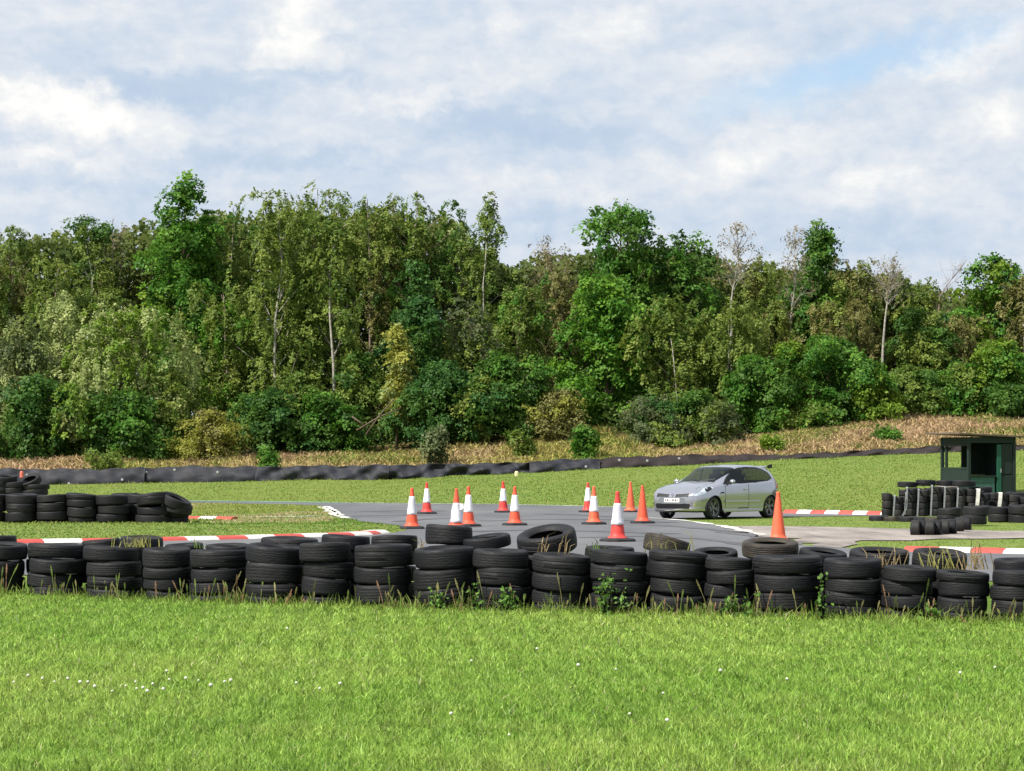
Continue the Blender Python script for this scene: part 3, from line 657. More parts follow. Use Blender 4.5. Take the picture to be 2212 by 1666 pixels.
# torn flap on the slipped sleeve
mb = MB(); mb.add([(.07, -.12, .60), (.16, -.14, .58), (.17, -.15, .48), (.10, -.15, .44), (.07, -.11, .45), (.17, -.11, .57), (.17, -.12, .48), (.09, -.12, .44)], [(0, 1, 2, 3, 4), (5, 6, 7), (1, 5, 6, 2), (2, 6, 7, 3)]); mb.build('sleeve_flap', M_sl, c3)

# marker posts by the belt
M_yw = mat('post_cap_cream', (.80, .66, .36), .6, noise=.1)
M_pr = mat('marker_red', (.62, .14, .10), .6, noise=.1)
def post(px, top, bot, D, m, label):
    x = gx(px, D); z1, z0 = zat(top, D), gz(x, D) - .1
    t = thing('marker_post', label, 'post', (x, D, z0))
    mb = MB(); mb.lathe([(0, 0), (.05, 0), (.05, z1 - z0 - .32), (0, z1 - z0 - .32)], 10, closed=False); mb.build('stake', M_cb, t, True)
    mb = MB(); mb.lathe([(0, z1 - z0 - .33), (.10, z1 - z0 - .33), (.10, z1 - z0 - .06), (.07, z1 - z0), (0, z1 - z0)], 12, closed=False); mb.build('cap', m, t)
post(1116, 1018, 1030, 119.5, M_yw, 'short post with cream cap at the foot of the rubber belt')
post(47, 1018, 1030, 119.0, M_pr, 'small red marker against the belt above the left tyre heap')

# ------------------------------------------------------------------ marshal's hut
M_gr = mat('hut_green_paint', (.010, .024, .018), .7, noise=.35, nscale=4, bump=.3, bscale=12, stretch=(3, 3, .6), col2=(.006, .015, .0115))
M_gb = mat('hut_bright_green', (.008, .080, .045), .55, noise=.25, nscale=5, stretch=(3, 3, .6))
M_gt = mat('hut_teal_panel', (.035, .10, .075), .7, noise=.35, nscale=4)
M_rf = mat('roof_felt', (.10, .075, .055), .9, noise=.4, nscale=5)
M_in = mat('hut_dark_boards', (.012, .022, .018), .85, noise=.4, nscale=5, stretch=(4, 4, .5))
def hut():
    D = 86.; x0 = gx(2092, D); z0 = gz(x0, D) - .05
    t = thing('marshal_hut', 'small dark green wooden hut with flat roof and open front', 'hut', (x0, D, z0), (0, 0, R(19)))
    H = 2.28; w = 2.0; d = 2.05; th = .06
    def bx(name, m, *boxes, parent=t, bev=.006):
        mb = MB()
        for (a, b) in boxes: mb.box([(p + q) / 2 for p, q in zip(a, b)], [q - p for p, q in zip(a, b)])
        return mb.build(name, m, parent, bevel=bev)
    lw = bx('wall', M_gr, ((0, .09, 0), (th, d - .09, 1.08))); bx('window_lintel', M_gr, ((.004, .09, 2.0), (th - .004, d - .09, H)))
    bx('window_frame', M_gr, ((-.02, .09, 1.083), (th + .02, d - .09, 1.15)), ((-.02, .09, 1.95), (th + .02, d - .09, 1.997)), ((-.01, 1.62, 1.15), (th + .01, 1.72, 1.95)), parent=lw)
    for (px_, py_) in ((0, 0), (0, d - .085), (w - .085, 0), (w - .085, d - .085)):
        bx('corner_post', M_gr, ((px_ - .012, py_ - .012, 0), (px_ + .097, py_ + .097, H)))
    bx('back_wall', M_in, ((.10, d - .07, 0), (w - .10, d - .012, .86)), ((.86, d - .07, .863), (w - .10, d - .012, H)), ((.10, d - .066, 2.06), (.857, d - .016, H - .003)))
    bx('side_wall', M_gr, ((w - .07, .10, 0), (w - .012, d - .10, H)))
    bx('front_beam', M_gr, ((.10, 0, 2.06), (w - .10, .06, H - .002)))
    bx('counter_panel', M_gt, ((.10, .01, 0), (1.12, .05, .80)))
    bx('counter_top', M_gr, ((.06, -.06, .803), (1.16, .30, .845)))
    dr = bx('door', M_gb, ((1.20, -.03, .03), (1.38, .02, 2.0)), bev=.004)
    bx('door_panel', M_gr, ((1.42, -.01, .03), (1.88, .03, .86)), ((1.42, .02, .90), (1.88, .04, 2.02)))
    bx('door_handle', M_bolt, ((1.34, -.06, .95), (1.36, -.032, 1.1)), parent=dr, bev=.003)
    bx('floor_board', M_in, ((.10, .10, .0), (w - .10, d - .10, .05)))
    mb = MB(); o = .22
    pts = [(-o - .28, -o, H + .09), (w + o, -o, H - .02), (w + o, d + o, H + .02), (-o - .28, d + o, H + .12)]
    pts2 = [(a, b, c + .065) for a, b, c in pts]
    mb.add(pts + pts2, [(3, 2, 1, 0), (4, 5, 6, 7), (0, 1, 5, 4), (1, 2, 6, 5), (2, 3, 7, 6), (3, 0, 4, 7)])
    mb.build('roof', M_rf, t, bevel=.01)
hut()
# concrete ramp edge left of the hut
mb = MB(); D = 87; xx = gx(2036, D); zz = gz(xx, D)
mb.add([(-.9, -.3, -.3), (.8, -.3, -.3), (.8, .9, -.3), (-.9, .9, -.3), (-.85, -.3, -.02), (.8, -.3, .72), (.8, .9, .78), (-.8, .9, .0)], [(3, 2, 1, 0), (4, 5, 6, 7), (0, 1, 5, 4), (1, 2, 6, 5), (2, 3, 7, 6), (3, 0, 4, 7)])
mb.build('ramp', M_dirt, None, loc=(xx, D, zz), label='sloping pale ramp against the left side of the green hut', category='ramp')

# ------------------------------------------------------------------ trees and shrubs
M_leaf = mat('leaf', (.07, .12, .02), .55, attr='tint', trans=.42, spec=.22)
M_birch = mat('birch_bark', (.46, .43, .37), .8, noise=.3, nscale=4, col2=(.15, .13, .105), stretch=(1, 1, 1.5))
M_bark = mat('brown_bark', (.13, .095, .065), .9, noise=.4, nscale=4)
M_twig = mat('twig_bark', (.22, .17, .14), .9, noise=.3, nscale=4)
def leaves(P, N, size, asp, tint):
    n = len(P); N = N / (np.linalg.norm(N, axis=1, keepdims=True) + 1e-9)
    r = rng.normal(size=(n, 3)); U = np.cross(N, r); U /= np.linalg.norm(U, axis=1, keepdims=True) + 1e-9
    Vv = np.cross(N, U); s = size[:, None]
    a = P - U * s * .5; b = P + Vv * s * asp * .5 + N * s * .12; c = P + U * s * .5; d = P - Vv * s * asp * .5 + N * s * .12
    V = np.stack([a, b, c, d], 1).reshape(-1, 3)
    q = np.arange(n)[:, None] * 4 + np.array([[0, 1, 2, 3]])
    return V, q, np.repeat(tint, 4, 0)
PAL = {'olive': ((.082, .130, .021), (.174, .214, .041)), 'oak': ((.032, .104, .012), (.100, .205, .026)), 'dark': ((.024, .070, .010), (.074, .145, .022)),
       'vivid': ((.046, .130, .012), (.120, .230, .022)), 'brown': ((.105, .112, .032), (.190, .178, .058)), 'willow': ((.175, .220, .068), (.305, .345, .130)),
       'yellow': ((.190, .200, .035), (.290, .290, .060)), 'grey': ((.060, .085, .034), (.120, .140, .058)), 'twig': ((.15, .125, .065), (.22, .185, .10)),
       'lime': ((.080, .150, .014), (.150, .225, .024)), 'birch': ((.066, .118, .019), (.148, .198, .036)), 'teal': ((.022, .074, .016), (.062, .136, .028))}
def prof(kind, h):
    if kind == 'pyr': return np.interp(h, [0, .12, .3, .55, .78, .92, 1], [.5, .85, 1, .88, .56, .28, .09])
    if kind == 'col': return np.interp(h, [0, .15, .4, .7, .9, 1], [.55, .85, 1, .85, .5, .15])
    if kind == 'dome': return np.interp(h, [0, .2, .5, .75, .9, 1], [.85, 1, .98, .8, .52, .2])
    return np.interp(h, [0, .2, .45, .7, .88, 1], [.65, .95, 1, .95, .80, .50])
def tree(name, label, px, top, hw, D, pal, shape='oval', h0=.12, n=5500, ls=.20, nc=34, trunk=None, tm=None, tr=.11, droop=0., cr_=.30, gap=0., cat='tree', group='trees on the bank', seed=None, bottom=None, pal2=None):
    r = np.random.default_rng((seed or int(px * 7 + top)) + 5)
    x0 = gx(px, D); zb = gz(x0, D); zt = zat(top, D); H = max(zt - zb, .4); w = hw * D / F * 1.12
    if bottom is not None: h0 = max(0., (zat(bottom, D) - zb) / H)
    ls *= 1.12 if droop > .1 and gap < .3 else 1; n = int(n * ((1.95 if droop > .1 else 1.6) if gap < .3 else 1.2)); nc = int(nc * 1.3); cr_ *= 1.28 if gap < .3 else 1.05
    t = thing(name, label, cat, (x0, D, zb), group=group)
    tp = [(0, 0, -.3), (r.normal(0, .05), 0, H * .3), (r.normal(0, .12), r.normal(0, .1), H * .62), (r.normal(0, .15), 0, H * .95)]
    if trunk: ty = -.5 * w if gap < .3 else 0; tp = [((p - px) * D / F, ty * min(1, max(0, 2.2 - 2.4 * i_ / (len(trunk) - 1))), zat(q, D) - zb) for i_, (p, q) in enumerate(trunk)]; tp = [(tp[0][0], ty, -.3)] + tp
    tz = [p[2] for p in tp]; tx = [p[0] for p in tp]
    mb = MB(); rr = [tr * (1.15 - .95 * k / (len(tp) - 1)) for k in range(len(tp))]; mb.tube(tp, rr, 7)
    # crown: clumps spread through an uneven outline
    hs = np.concatenate([[.97, .9], (np.arange(nc - 2) + r.random(nc - 2)) / (nc - 2) * .94]); ga = r.uniform(0, 6.28); C = []; RAD = []
    lob = r.uniform(0, 6.28, 6)
    for i, h in enumerate(hs):
        a = ga + 2.39996 * i + r.normal(0, .35); k = prof(shape, h) * w
        k *= 1 + .28 * math.sin(2 * a + lob[0] + 5 * h) + .22 * math.sin(3 * a + lob[1] - 9 * h)
        q = math.sqrt(r.uniform(.12, 1)); cr0 = w * cr_ * r.uniform(.5, 1.4) * (.55 + .5 * prof(shape, h)); q = max(0, k * q - cr0 * .45)
        z = (h0 + (1 - h0) * h) * H
        if i == 0: q = 0; cr0 = w * cr_ * .5; z = H - cr0 * .8
        C.append((np.interp(z, tz, tx) + q * math.cos(a), q * math.sin(a) * .9, z)); RAD.append(max(cr0, .16))
    C = np.array(C); RAD = np.array(RAD)
    for i in range(len(C)):
        if i % 2 == 0 or gap > .3:
            zb_ = max(C[i][2] - np.hypot(C[i][0], C[i][1]) * .8 - .3, .15 * H); b0 = (np.interp(zb_, tz, tx), 0, zb_)
            m_ = ((b0[0] + C[i][0]) / 2 + r.normal(0, .06), (b0[1] + C[i][1]) / 2, (b0[2] + C[i][2]) / 2 + .1)
            mb.tube([b0, m_, tuple(C[i])], [tr * .34, tr * .22, tr * .08], 4, cap=False)
            if gap > .3:
                for _ in range(5):
                    e = C[i] + r.normal(0, 1, 3) * RAD[i] * np.array([.8, .8, .7]) + np.array([0, 0, RAD[i] * .3]); mb.tube([m_, (np.array(m_) * .4 + e * .6 + r.normal(0, .06, 3)), tuple(e)], [tr * .12, tr * .08, tr * .035], 3, cap=False)
    mb.build('trunk', tm or M_bark, t, True)
    wts = RAD ** 2; wts /= wts.sum(); per = 24 if gap < .3 else 6; ns = max(8, n // per)
    ci = r.choice(len(C), ns, p=wts)                        # sprays of leaves, each on a clump
    d = r.normal(size=(ns, 3)); d /= np.linalg.norm(d, axis=1, keepdims=True)
    sc = np.array([1, 1, .72 if droop < .1 else 1.15])
    rad = r.uniform(.2, 1, ns) ** .45; stray = r.random(ns) < .10; rad[stray] *= 1.32
    SP = C[ci] + d * (RAD[ci] * rad)[:, None] * sc
    if droop: SP[:, 2] -= droop * RAD[ci] * r.random(ns) * 1.2
    SN = d * np.array([.75, .75, .5]) + np.array([0, 0, .55]) + r.normal(0, .22, (ns, 3)); SN /= np.linalg.norm(SN, axis=1, keepdims=True)
    si = np.repeat(np.arange(ns), per); n = len(si)
    ofs = r.normal(0, 1, (n, 3)) * (ls * (1.0 if droop < .1 else .84)); nn = SN[si]; ofs -= nn * (ofs * nn).sum(1, keepdims=True) * .72
    if droop: ofs *= np.array([.7, .7, 1.25])
    P = SP[si] + ofs; P[:, 2] = np.maximum(P[:, 2], .04)
    N = nn + r.normal(0, .34, (n, 3))
    lo, hi = (np.array(c) for c in PAL[pal]); cl = r.random(len(C)); sv = r.normal(0, .30, ns)
    tt = np.clip(.6 * cl[ci][si] + .2 + sv[si] + r.normal(0, .14, n), 0, 1.2)[:, None]; tint = lo + (hi - lo) * tt
    if pal2:
        lo2, hi2 = (np.array(c) for c in PAL[pal2]); m2 = (r.random(len(C)) < .35)[ci][si][:, None]; tint = np.where(m2, lo2 + (hi2 - lo2) * tt, tint)
    tint = tint * r.uniform(.8, 1.2, n)[:, None]
    tint = tint * 1.36
    V, q, c = leaves(P, N, ls * r.uniform(.6, 1.35, n), .68 if droop < .1 else .55, tint)
    link('crown', np_mesh('crown', V, [q], c), M_leaf, t)
    return t
T = tree
# back row, against the sky (from the left)
T('birch_tree', 'thin olive birch at the far left edge against the sky', 28, 478, 74, 149, 'birch', 'oval', .1, 7500, .17, 34, None, M_twig, .09, .5, .26, .2, pal2='brown')
T('alder_tree', 'dark olive tree left of the tall bright green oak', 165, 460, 74, 150, 'olive', 'oval', .15, 9000, .19, 34, [(205, 760), (205, 700), (204, 600), (180, 500)], M_birch, .06, pal2='dark')
T('birch_tree', 'wispy sky filled birch right beside the tall oak', 245, 466, 46, 151, 'twig', 'oval', .35, 900, .15, 22, None, M_twig, .07, .2, .3, .5)
T('oak_tree', 'tallest bright green oak rising to a point on the left', 388, 374, 112, 146, 'oak', 'pyr', .16, 14000, .24, 62, None, None, .16, 0, .23, pal2='vivid')
T('birch_tree', 'olive birch close to the right of the tallest oak', 505, 437, 74, 149, 'olive', 'oval', .1, 6500, .18, 34, None, M_twig, .08, .4, .28, pal2='oak')
T('birch_tree', 'tall olive birch with pale bent trunk over the bramble', 588, 402, 100, 139.6, 'olive', 'oval', .18, 10500, .18, 52, [(606, 890), (598, 800), (601, 690), (612, 580), (600, 450)], M_birch, .11, .5, .24, pal2='birch')
T('birch_tree', 'yellowish olive birch between the two pale trunked birches', 676, 393, 78, 150, 'olive', 'oval', .1, 7500, .18, 40, None, M_twig, .09, .5, .27)
T('birch_tree', 'olive birch with forked pale trunk near the middle', 735, 440, 84, 139.4, 'birch', 'oval', .15, 8500, .18, 44, [(727, 890), (724, 790), (716, 680), (714, 580), (730, 480)], M_birch, .11, .6, .25, pal2='olive')
T('birch_tree', 'brownish drooping birch left of the dark conical tree', 800, 418, 74, 149, 'olive', 'oval', .1, 6800, .17, 38, None, M_twig, .09, .7, .27, pal2='brown')
T('alder_tree', 'dark olive tree behind the dark conical tree', 900, 411, 94, 150, 'birch', 'oval', .1, 9500, .18, 48, None, M_twig, .11, .4, .25, pal2='dark')
T('willow_tree', 'pale yellow green crown behind the middle birches', 985, 486, 50, 152, 'willow', 'dome', .3, 4500, .19, 26, None, None, .08)
T('birch_tree', 'slender spire shaped olive birch standing clear in the middle', 1060, 414, 60, 147, 'birch', 'pyr', .1, 7600, .17, 42, [(1050, 900), (1044, 620), (1058, 450)], M_birch, .08, .5, .27)
T('birch_tree', 'half bare brownish birch in the dip right of the spire', 1185, 512, 64, 148, 'twig', 'oval', .2, 3600, .16, 30, [(1232, 900), (1228, 760), (1205, 640), (1180, 530)], M_twig, .08, .3, .3, .5, pal2='brown')
T('oak_tree', 'dark green oak with airy top right of the dip', 1340, 430, 96, 148, 'oak', 'oval', .14, 11500, .24, 56, None, None, .16, 0, .21, pal2='dark')
T('oak_tree', 'low broad dark green oak beside the airy topped one', 1482, 503, 92, 149, 'dark', 'dome', .12, 9800, .23, 46, None, None, .14, 0, .24, pal2='oak')
T('birch_tree', 'bare topped birch with white forked stem above the car', 1592, 482, 42, 143, 'twig', 'oval', .72, 700, .15, 22, [(1580, 850), (1580, 650), (1584, 620), (1596, 560), (1592, 500)], M_birch, .085, .2, .34, .6)
T('birch_tree', 'olive brown birch below the bare topped white stem', 1650, 556, 66, 150, 'olive', 'dome', .1, 7200, .17, 40, None, M_twig, .09, .5, .27, pal2='brown')
T('oak_tree', 'dark pyramid shaped oak on the right skyline', 1775, 478, 92, 149, 'dark', 'pyr', .1, 11000, .23, 54, None, None, .14, 0, .23, pal2='oak')
T('birch_tree', 'sparse twiggy birch left of the dark pyramid oak', 1714, 488, 34, 144, 'twig', 'oval', .5, 900, .15, 18, [(1705, 760), (1708, 690), (1718, 610), (1716, 500)], M_birch, .065, .2, .36, .55)
T('birch_tree', 'brown olive birch right of the dark pyramid oak', 1852, 556, 62, 147, 'brown', 'oval', .1, 6600, .17, 38, None, M_twig, .08, .5, .28, pal2='olive')
T('birch_tree', 'leafless white birch, tallest pale trunk on the right', 1922, 562, 46, 141, 'twig', 'oval', .78, 520, .14, 22, [(1904, 830), (1908, 740), (1912, 690), (1922, 610), (1930, 575)], M_birch, .095, .2, .4, .6)
T('birch_tree', 'olive birch behind the leafless white birch', 1990, 606, 74, 150, 'olive', 'dome', .1, 7400, .17, 40, None, M_twig, .09, .4, .27, pal2='brown')
T('dead_tree', 'bare grey branches reaching up on the right skyline', 2046, 556, 50, 149, 'twig', 'oval', .5, 60, .12, 14, [(2020, 800), (2030, 640), (2058, 600), (2090, 560)], M_twig, .05, 0, .4, .6)
T('maple_tree', 'bright green maple near the right edge of the skyline', 2150, 552, 76, 148, 'oak', 'oval', .1, 8800, .24, 40, None, None, .14, 0, .26, pal2='lime')
T('birch_tree', 'brown birch with pale stem cut by the right edge', 2212, 585, 46, 146, 'brown', 'oval', .1, 4600, .17, 30, [(2210, 900), (2208, 740), (2206, 650)], M_birch, .11, .5, .3)
T('birch_tree', 'thin olive birch beyond the left edge of the frame', -70, 500, 70, 148, 'birch', 'oval', .1, 5000, .18, 34, None, M_twig, .09, .4, .27)
T('maple_tree', 'green maple beyond the right edge of the frame', 2300, 560, 80, 148, 'oak', 'oval', .1, 6500, .24, 36, None, None, .13)
T('birch_tree', 'short olive birch filling between the two tallest birches', 635, 432, 62, 151.5, 'olive', 'oval', .1, 7000, .18, 40, None, M_twig, .09, .4, .27)
T('birch_tree', 'brown tinged birch behind and left of the conical tree', 850, 440, 60, 152, 'brown', 'oval', .1, 6500, .18, 38, None, M_twig, .09, .5, .27, pal2='olive')
T('oak_tree', 'dark green shoulder of oak right of the tallest oak', 455, 470, 56, 150.5, 'dark', 'oval', .1, 6500, .22, 34, None, None, .1, pal2='oak')
# middle storey
T('birch_tree', 'olive birch thicket left of the tallest oak trunk', 120, 560, 72, 145, 'olive', 'oval', .05, 6800, .17, 38, None, M_twig, .08, .4, .28, pal2='birch')
T('birch_tree', 'green yellow young birch below the tallest oak', 492, 620, 84, 141, 'olive', 'oval', .05, 8800, .18, 46, None, M_twig, .08, .4, .27, pal2='vivid')
T('birch_tree', 'olive birch hanging between the two pale trunks', 668, 600, 78, 141, 'birch', 'oval', .08, 8600, .18, 46, None, M_twig, .08, .6, .27)
T('pine_tree', 'dark blue green conical tree in the middle of the wood', 908, 560, 80, 139, 'teal', 'pyr', .06, 10500, .21, 52, None, None, .12, 0, .25, pal2='dark')
T('birch_tree', 'brown olive birch right of the dark conical tree', 1020, 660, 82, 140, 'olive', 'oval', .05, 8000, .18, 44, None, M_twig, .08, .5, .28, pal2='grey')
T('birch_tree', 'olive green tree under the spire shaped birch', 1120, 620, 76, 143, 'birch', 'oval', .05, 7600, .18, 42, None, M_twig, .08, .3, .28, pal2='oak')
T('birch_tree', 'mid green tree filling the dip under the half bare birch', 1215, 590, 70, 146, 'brown', 'oval', .1, 5600, .18, 38, None, M_twig, .08, .3, .28, pal2='dark')
T('oak_tree', 'vivid green bushy oak in front of the airy topped one', 1312, 586, 88, 139, 'vivid', 'oval', .02, 10800, .23, 52, None, None, .12, 0, .25, pal2='oak', bottom=905)
T('birch_tree', 'tall olive bush behind the bonnet of the silver car', 1432, 640, 86, 138, 'olive', 'oval', .02, 9400, .18, 48, [(1462, 900), (1450, 760), (1440, 680)], M_birch, .05, .5, .27, pal2='birch')
T('birch_tree', 'olive birch thicket behind the roof of the silver car', 1540, 655, 92, 138.5, 'olive', 'oval', .02, 9600, .18, 50, [(1562, 900), (1570, 760), (1580, 690)], M_birch, .045, .5, .27)
T('birch_tree', 'olive brown thicket between the bare stem and pyramid oak', 1668, 640, 70, 144, 'olive', 'oval', .05, 6800, .18, 38, None, M_twig, .08, .4, .28, pal2='brown')
T('birch_tree', 'brown olive thicket below the pyramid oak', 1790, 650, 80, 143, 'brown', 'oval', .05, 7200, .18, 40, None, M_twig, .08, .4, .28, pal2='olive')
T('alder_tree', 'dark green tree right of the leafless white birch', 1996, 668, 78, 143, 'dark', 'oval', .04, 8600, .2, 44, None, None, .1, 0, .26, pal2='olive')
T('birch_tree', 'rusty brown birch between dark tree and right maple', 2085, 690, 66, 144, 'brown', 'oval', .05, 6000, .18, 36, None, M_twig, .08, .4, .28)
T('hazel_shrub', 'green shrub low at the right edge of the wood', 2165, 740, 84, 138, 'oak', 'dome', .02, 8800, .2, 44, None, None, .08, 0, .26, 0, 'shrub', 'shrubs along the bank', pal2='lime')
# front shrubs
G5 = 'shrubs along the bank'
def S(name, label, px, top, hw, D, pal, **k):
    k.setdefault('n', 7000); k.setdefault('ls', .2); k.setdefault('nc', 42); k.setdefault('shape', 'dome'); k.setdefault('h0', .02); k.setdefault('tr', .06); k.setdefault('cr_', .26)
    return tree(name, label, px, top, hw, D, pal, cat='shrub', group=G5, **k)
S('willow_shrub', 'big rounded yellow green willow bush on the left', 262, 650, 158, 135.5, 'willow', n=19000, nc=80, cr_=.19, ls=.18, pal2='lime', droop=.2)
S('willow_shrub', 'pale grey green willow at the left edge', 40, 688, 88, 137, 'willow', n=9000, nc=48, pal2='grey', droop=.3, ls=.18)
S('willow_shrub', 'tall pale tip of willow behind the big rounded bush', 135, 628, 62, 138.5, 'willow', n=5200, nc=30, shape='oval', droop=.2, ls=.18)
S('hazel_shrub', 'dark green leafy shrub in the lower left corner of wood', 66, 816, 84, 132.5, 'dark', n=8000, pal2='teal')
S('hazel_shrub', 'dark shrub growing through the base of the willow bush', 268, 850, 98, 132, 'dark', n=10500, nc=60, cr_=.21, pal2='oak')
S('bramble_mound', 'rounded mound of yellow brown bramble right of the willow', 456, 888, 62, 131.5, 'yellow', n=5200, ls=.16, pal2='brown')
S('hazel_shrub', 'dark green shrub at the foot of the bent birch', 575, 845, 84, 134, 'dark', n=8200, pal2='teal')
S('hazel_shrub', 'dark green shrub at the foot of the forked birch', 690, 850, 76, 134.5, 'dark', n=7400, pal2='oak')
S('hazel_shrub', 'olive shrub between forked birch and the fallen branches', 785, 760, 66, 138, 'birch', n=6400, pal2='dark')
S('poplar_sapling', 'bright yellow green sapling left of the dark conical tree', 856, 700, 36, 134.5, 'yellow', n=2600, shape='col', pal2='willow', h0=.2)
S('hazel_shrub', 'broad dark green shrub below the conical tree', 962, 790, 92, 133.5, 'teal', n=10500, nc=56, pal2='dark', bottom=945)
S('hazel_shrub', 'dark green spreading shrub right of the broad one', 1092, 770, 84, 134, 'dark', n=9600, nc=52, pal2='oak', bottom=930)
S('bramble_mound', 'yellow brown bramble climbing the gap in the wood', 1206, 845, 60, 133.2, 'brown', n=5600, ls=.16, pal2='yellow')
S('hazel_shrub', 'shadowy dark shrub deep in the gap of the wood', 1300, 800, 70, 142, 'dark', n=6400)
S('spruce_shrub', 'grey green low conifer bush left of the car roof', 1412, 858, 60, 131.5, 'grey', n=6200, ls=.15, pal2='teal')
S('hazel_shrub', 'dark green bush directly behind the car roof', 1500, 850, 62, 133, 'dark', n=6200, pal2='birch')
S('broom_bush', 'spiky upright broom bush behind the back of the car', 1562, 872, 44, 130.5, 'grey', n=2600, ls=.16, shape='oval', pal2='birch')
S('hazel_shrub', 'mid green shrub behind the spoiler of the car', 1640, 770, 76, 135.5, 'oak', n=8600, pal2='dark', bottom=935)
S('hazel_shrub', 'lime tipped green shrub right of the car', 1706, 738, 54, 137, 'lime', n=5000, pal2='oak', bottom=915)
S('hazel_shrub', 'large dark green shrub left of the white birch foot', 1790, 730, 96, 136, 'oak', n=11500, nc=56, pal2='dark', bottom=915)
S('hazel_shrub', 'bright lime green shrub at the foot of the white birch', 1888, 800, 46, 135, 'lime', n=4600, bottom=915)
S('hazel_shrub', 'olive shrub above the bracken left of the hut', 1980, 800, 70, 138, 'birch', n=7000, pal2='dark', bottom=905)
S('hazel_shrub', 'green shrub on the bank above the hut roof', 2080, 790, 76, 138, 'oak', n=8000, pal2='birch', bottom=905)
S('hazel_shrub', 'dark shrub in front of the right edge maple', 2190, 830, 60, 136.5, 'dark', n=5600, bottom=910)
S('hazel_shrub', 'dark leafy shrub in the angle left of the willow bush base', 160, 870, 60, 133.5, 'dark', n=5200, pal2='willow')
S('hazel_shrub', 'olive shrub closing the right foot of the willow bush', 372, 800, 56, 134, 'olive', n=5600, pal2='willow', shape='oval')
S('hazel_shrub', 'tall olive shrub between the two dark shrubs at the birch feet', 636, 800, 50, 135.5, 'birch', n=5200, shape='oval')
S('hazel_shrub', 'olive shrub bridging the two broad dark shrubs in the middle', 1028, 815, 46, 132.8, 'olive', n=4800, pal2='dark', bottom=935)
S('hazel_shrub', 'low olive scrub under the car roof bushes', 1455, 905, 50, 131.0, 'olive', n=3600, pal2='grey')
S('hazel_shrub', 'low green scrub at the bank foot right of the car', 1735, 880, 58, 134.5, 'birch', n=4600, pal2='oak', bottom=925)
G6 = 'small shrubs just above the belt'
def s2(label, px, top, hw, D, pal, n=1400): tree('young_shrub', label, px, top, hw, D, pal, 'oval', .02, n, .17, 16, None, None, .03, 0, .34, 0, 'shrub', G6)
s2('small grey green shrub above the crumpled belt', 942, 928, 26, 125, 'grey')
s2('small dark green shrub above the middle belt', 1262, 925, 26, 125.5, 'oak')
s2('little yellow green plant above the belt near the car', 1668, 948, 20, 124.5, 'lime', 900)
s2('little dark green shrub in tan bracken left of hut', 1916, 932, 24, 126, 'oak', 1000)
s2('small green plant at the belt below the left bramble', 580, 968, 20, 124, 'oak', 800)
s2('low leafy plant at the belt below the left willow', 225, 975, 36, 124, 'olive', 1300)
s2('small olive shrub in the yellow bracken behind the cones', 1130, 930, 22, 127, 'birch', 800)
# fallen grey branches at the foot of the conical tree
mb = MB(); D = 132.
for (a, b) in (((770, 930), (868, 880)), ((790, 940), (850, 862)), ((760, 900), (800, 935))):
    z0_, z1_ = zat(a[1], D), zat(b[1], D); mb.tube([(gx(a[0], D), D, z0_), (gx((a[0] + b[0]) / 2, D), D - .1, (z0_ + z1_) / 2 + .1), (gx(b[0], D), D + .2, z1_)], [.045, .04, .02], 6)
mb.build('fallen_branch', M_bark, None, True, label='grey fallen branches leaning at the foot of the dark conical tree', category='branch')
# the wood behind, one dark mass
def wood():
    Vs, Qs, Cs = [], [], []; k = 0
    n = 190000; x = rng.uniform(-52, 52, n); y = rng.uniform(152, 162, n); px = 1106 + F * x / y
    zt = EYE - (np.interp(px, [-200, 60, 300, 430, 560, 960, 1010, 1110, 1200, 1280, 1500, 1570, 1900, 2060, 2300], [540, 530, 505, 480, 470, 475, 530, 580, 570, 545, 550, 580, 605, 650, 615]) - HOR) / F * y
    zb = ground_z(x, y); zt = zt + .8 * snoise(x, y, .8, 61); z = zb + (zt - zb) * rng.random(n) ** .8
    N = rng.normal(size=(n, 3)) * .6 + np.array([-.2, -.6, .4]); t = np.clip(.4 + .3 * snoise(x, z, .7, 62) + rng.normal(0, .2, n), 0, 1)[:, None]
    tint = (1 - t) * np.array([.060, .100, .018]) + t * np.array([.150, .175, .036])
    V, q, c = leaves(np.stack([x, y, z], 1), N, rng.uniform(.25, .55, n), .7, tint)
    link('far_wood', np_mesh('far_wood', V, [q], c), M_leaf, kind='stuff', category='wood', label='dark green mass of woodland behind the bank trees')
wood()
def undergrowth():
    n = 46000; x = rng.uniform(-46, 46, n); y = rng.uniform(134.5, 148, n); px = 1106 + F * x / y
    k = ~((px > 1150) & (px < 1300) & (y < 142)) & (y > np.interp(px, [1500, 1700], [134, 138])); x, y, px = x[k], y[k], px[k]; n = len(x)
    z = ground_z(x, y) + (1.6 + .7 * snoise(x, y, .9, 81)) * rng.random(n)
    t = np.clip(.4 + .35 * snoise(x, y, 1.2, 82) + rng.normal(0, .2, n), 0, 1)[:, None]; tint = (1 - t) * np.array([.040, .085, .014]) + t * np.array([.13, .18, .036])
    V, q, c = leaves(np.stack([x, y, z], 1), rng.normal(size=(n, 3)) * .5 + np.array([0, -.3, .6]), rng.uniform(.16, .34, n), .7, tint)
    link('undergrowth', np_mesh('undergrowth', V, [q], c), M_leaf, kind='stuff', category='undergrowth', label='dark leafy undergrowth between the trees on the bank')
undergrowth()

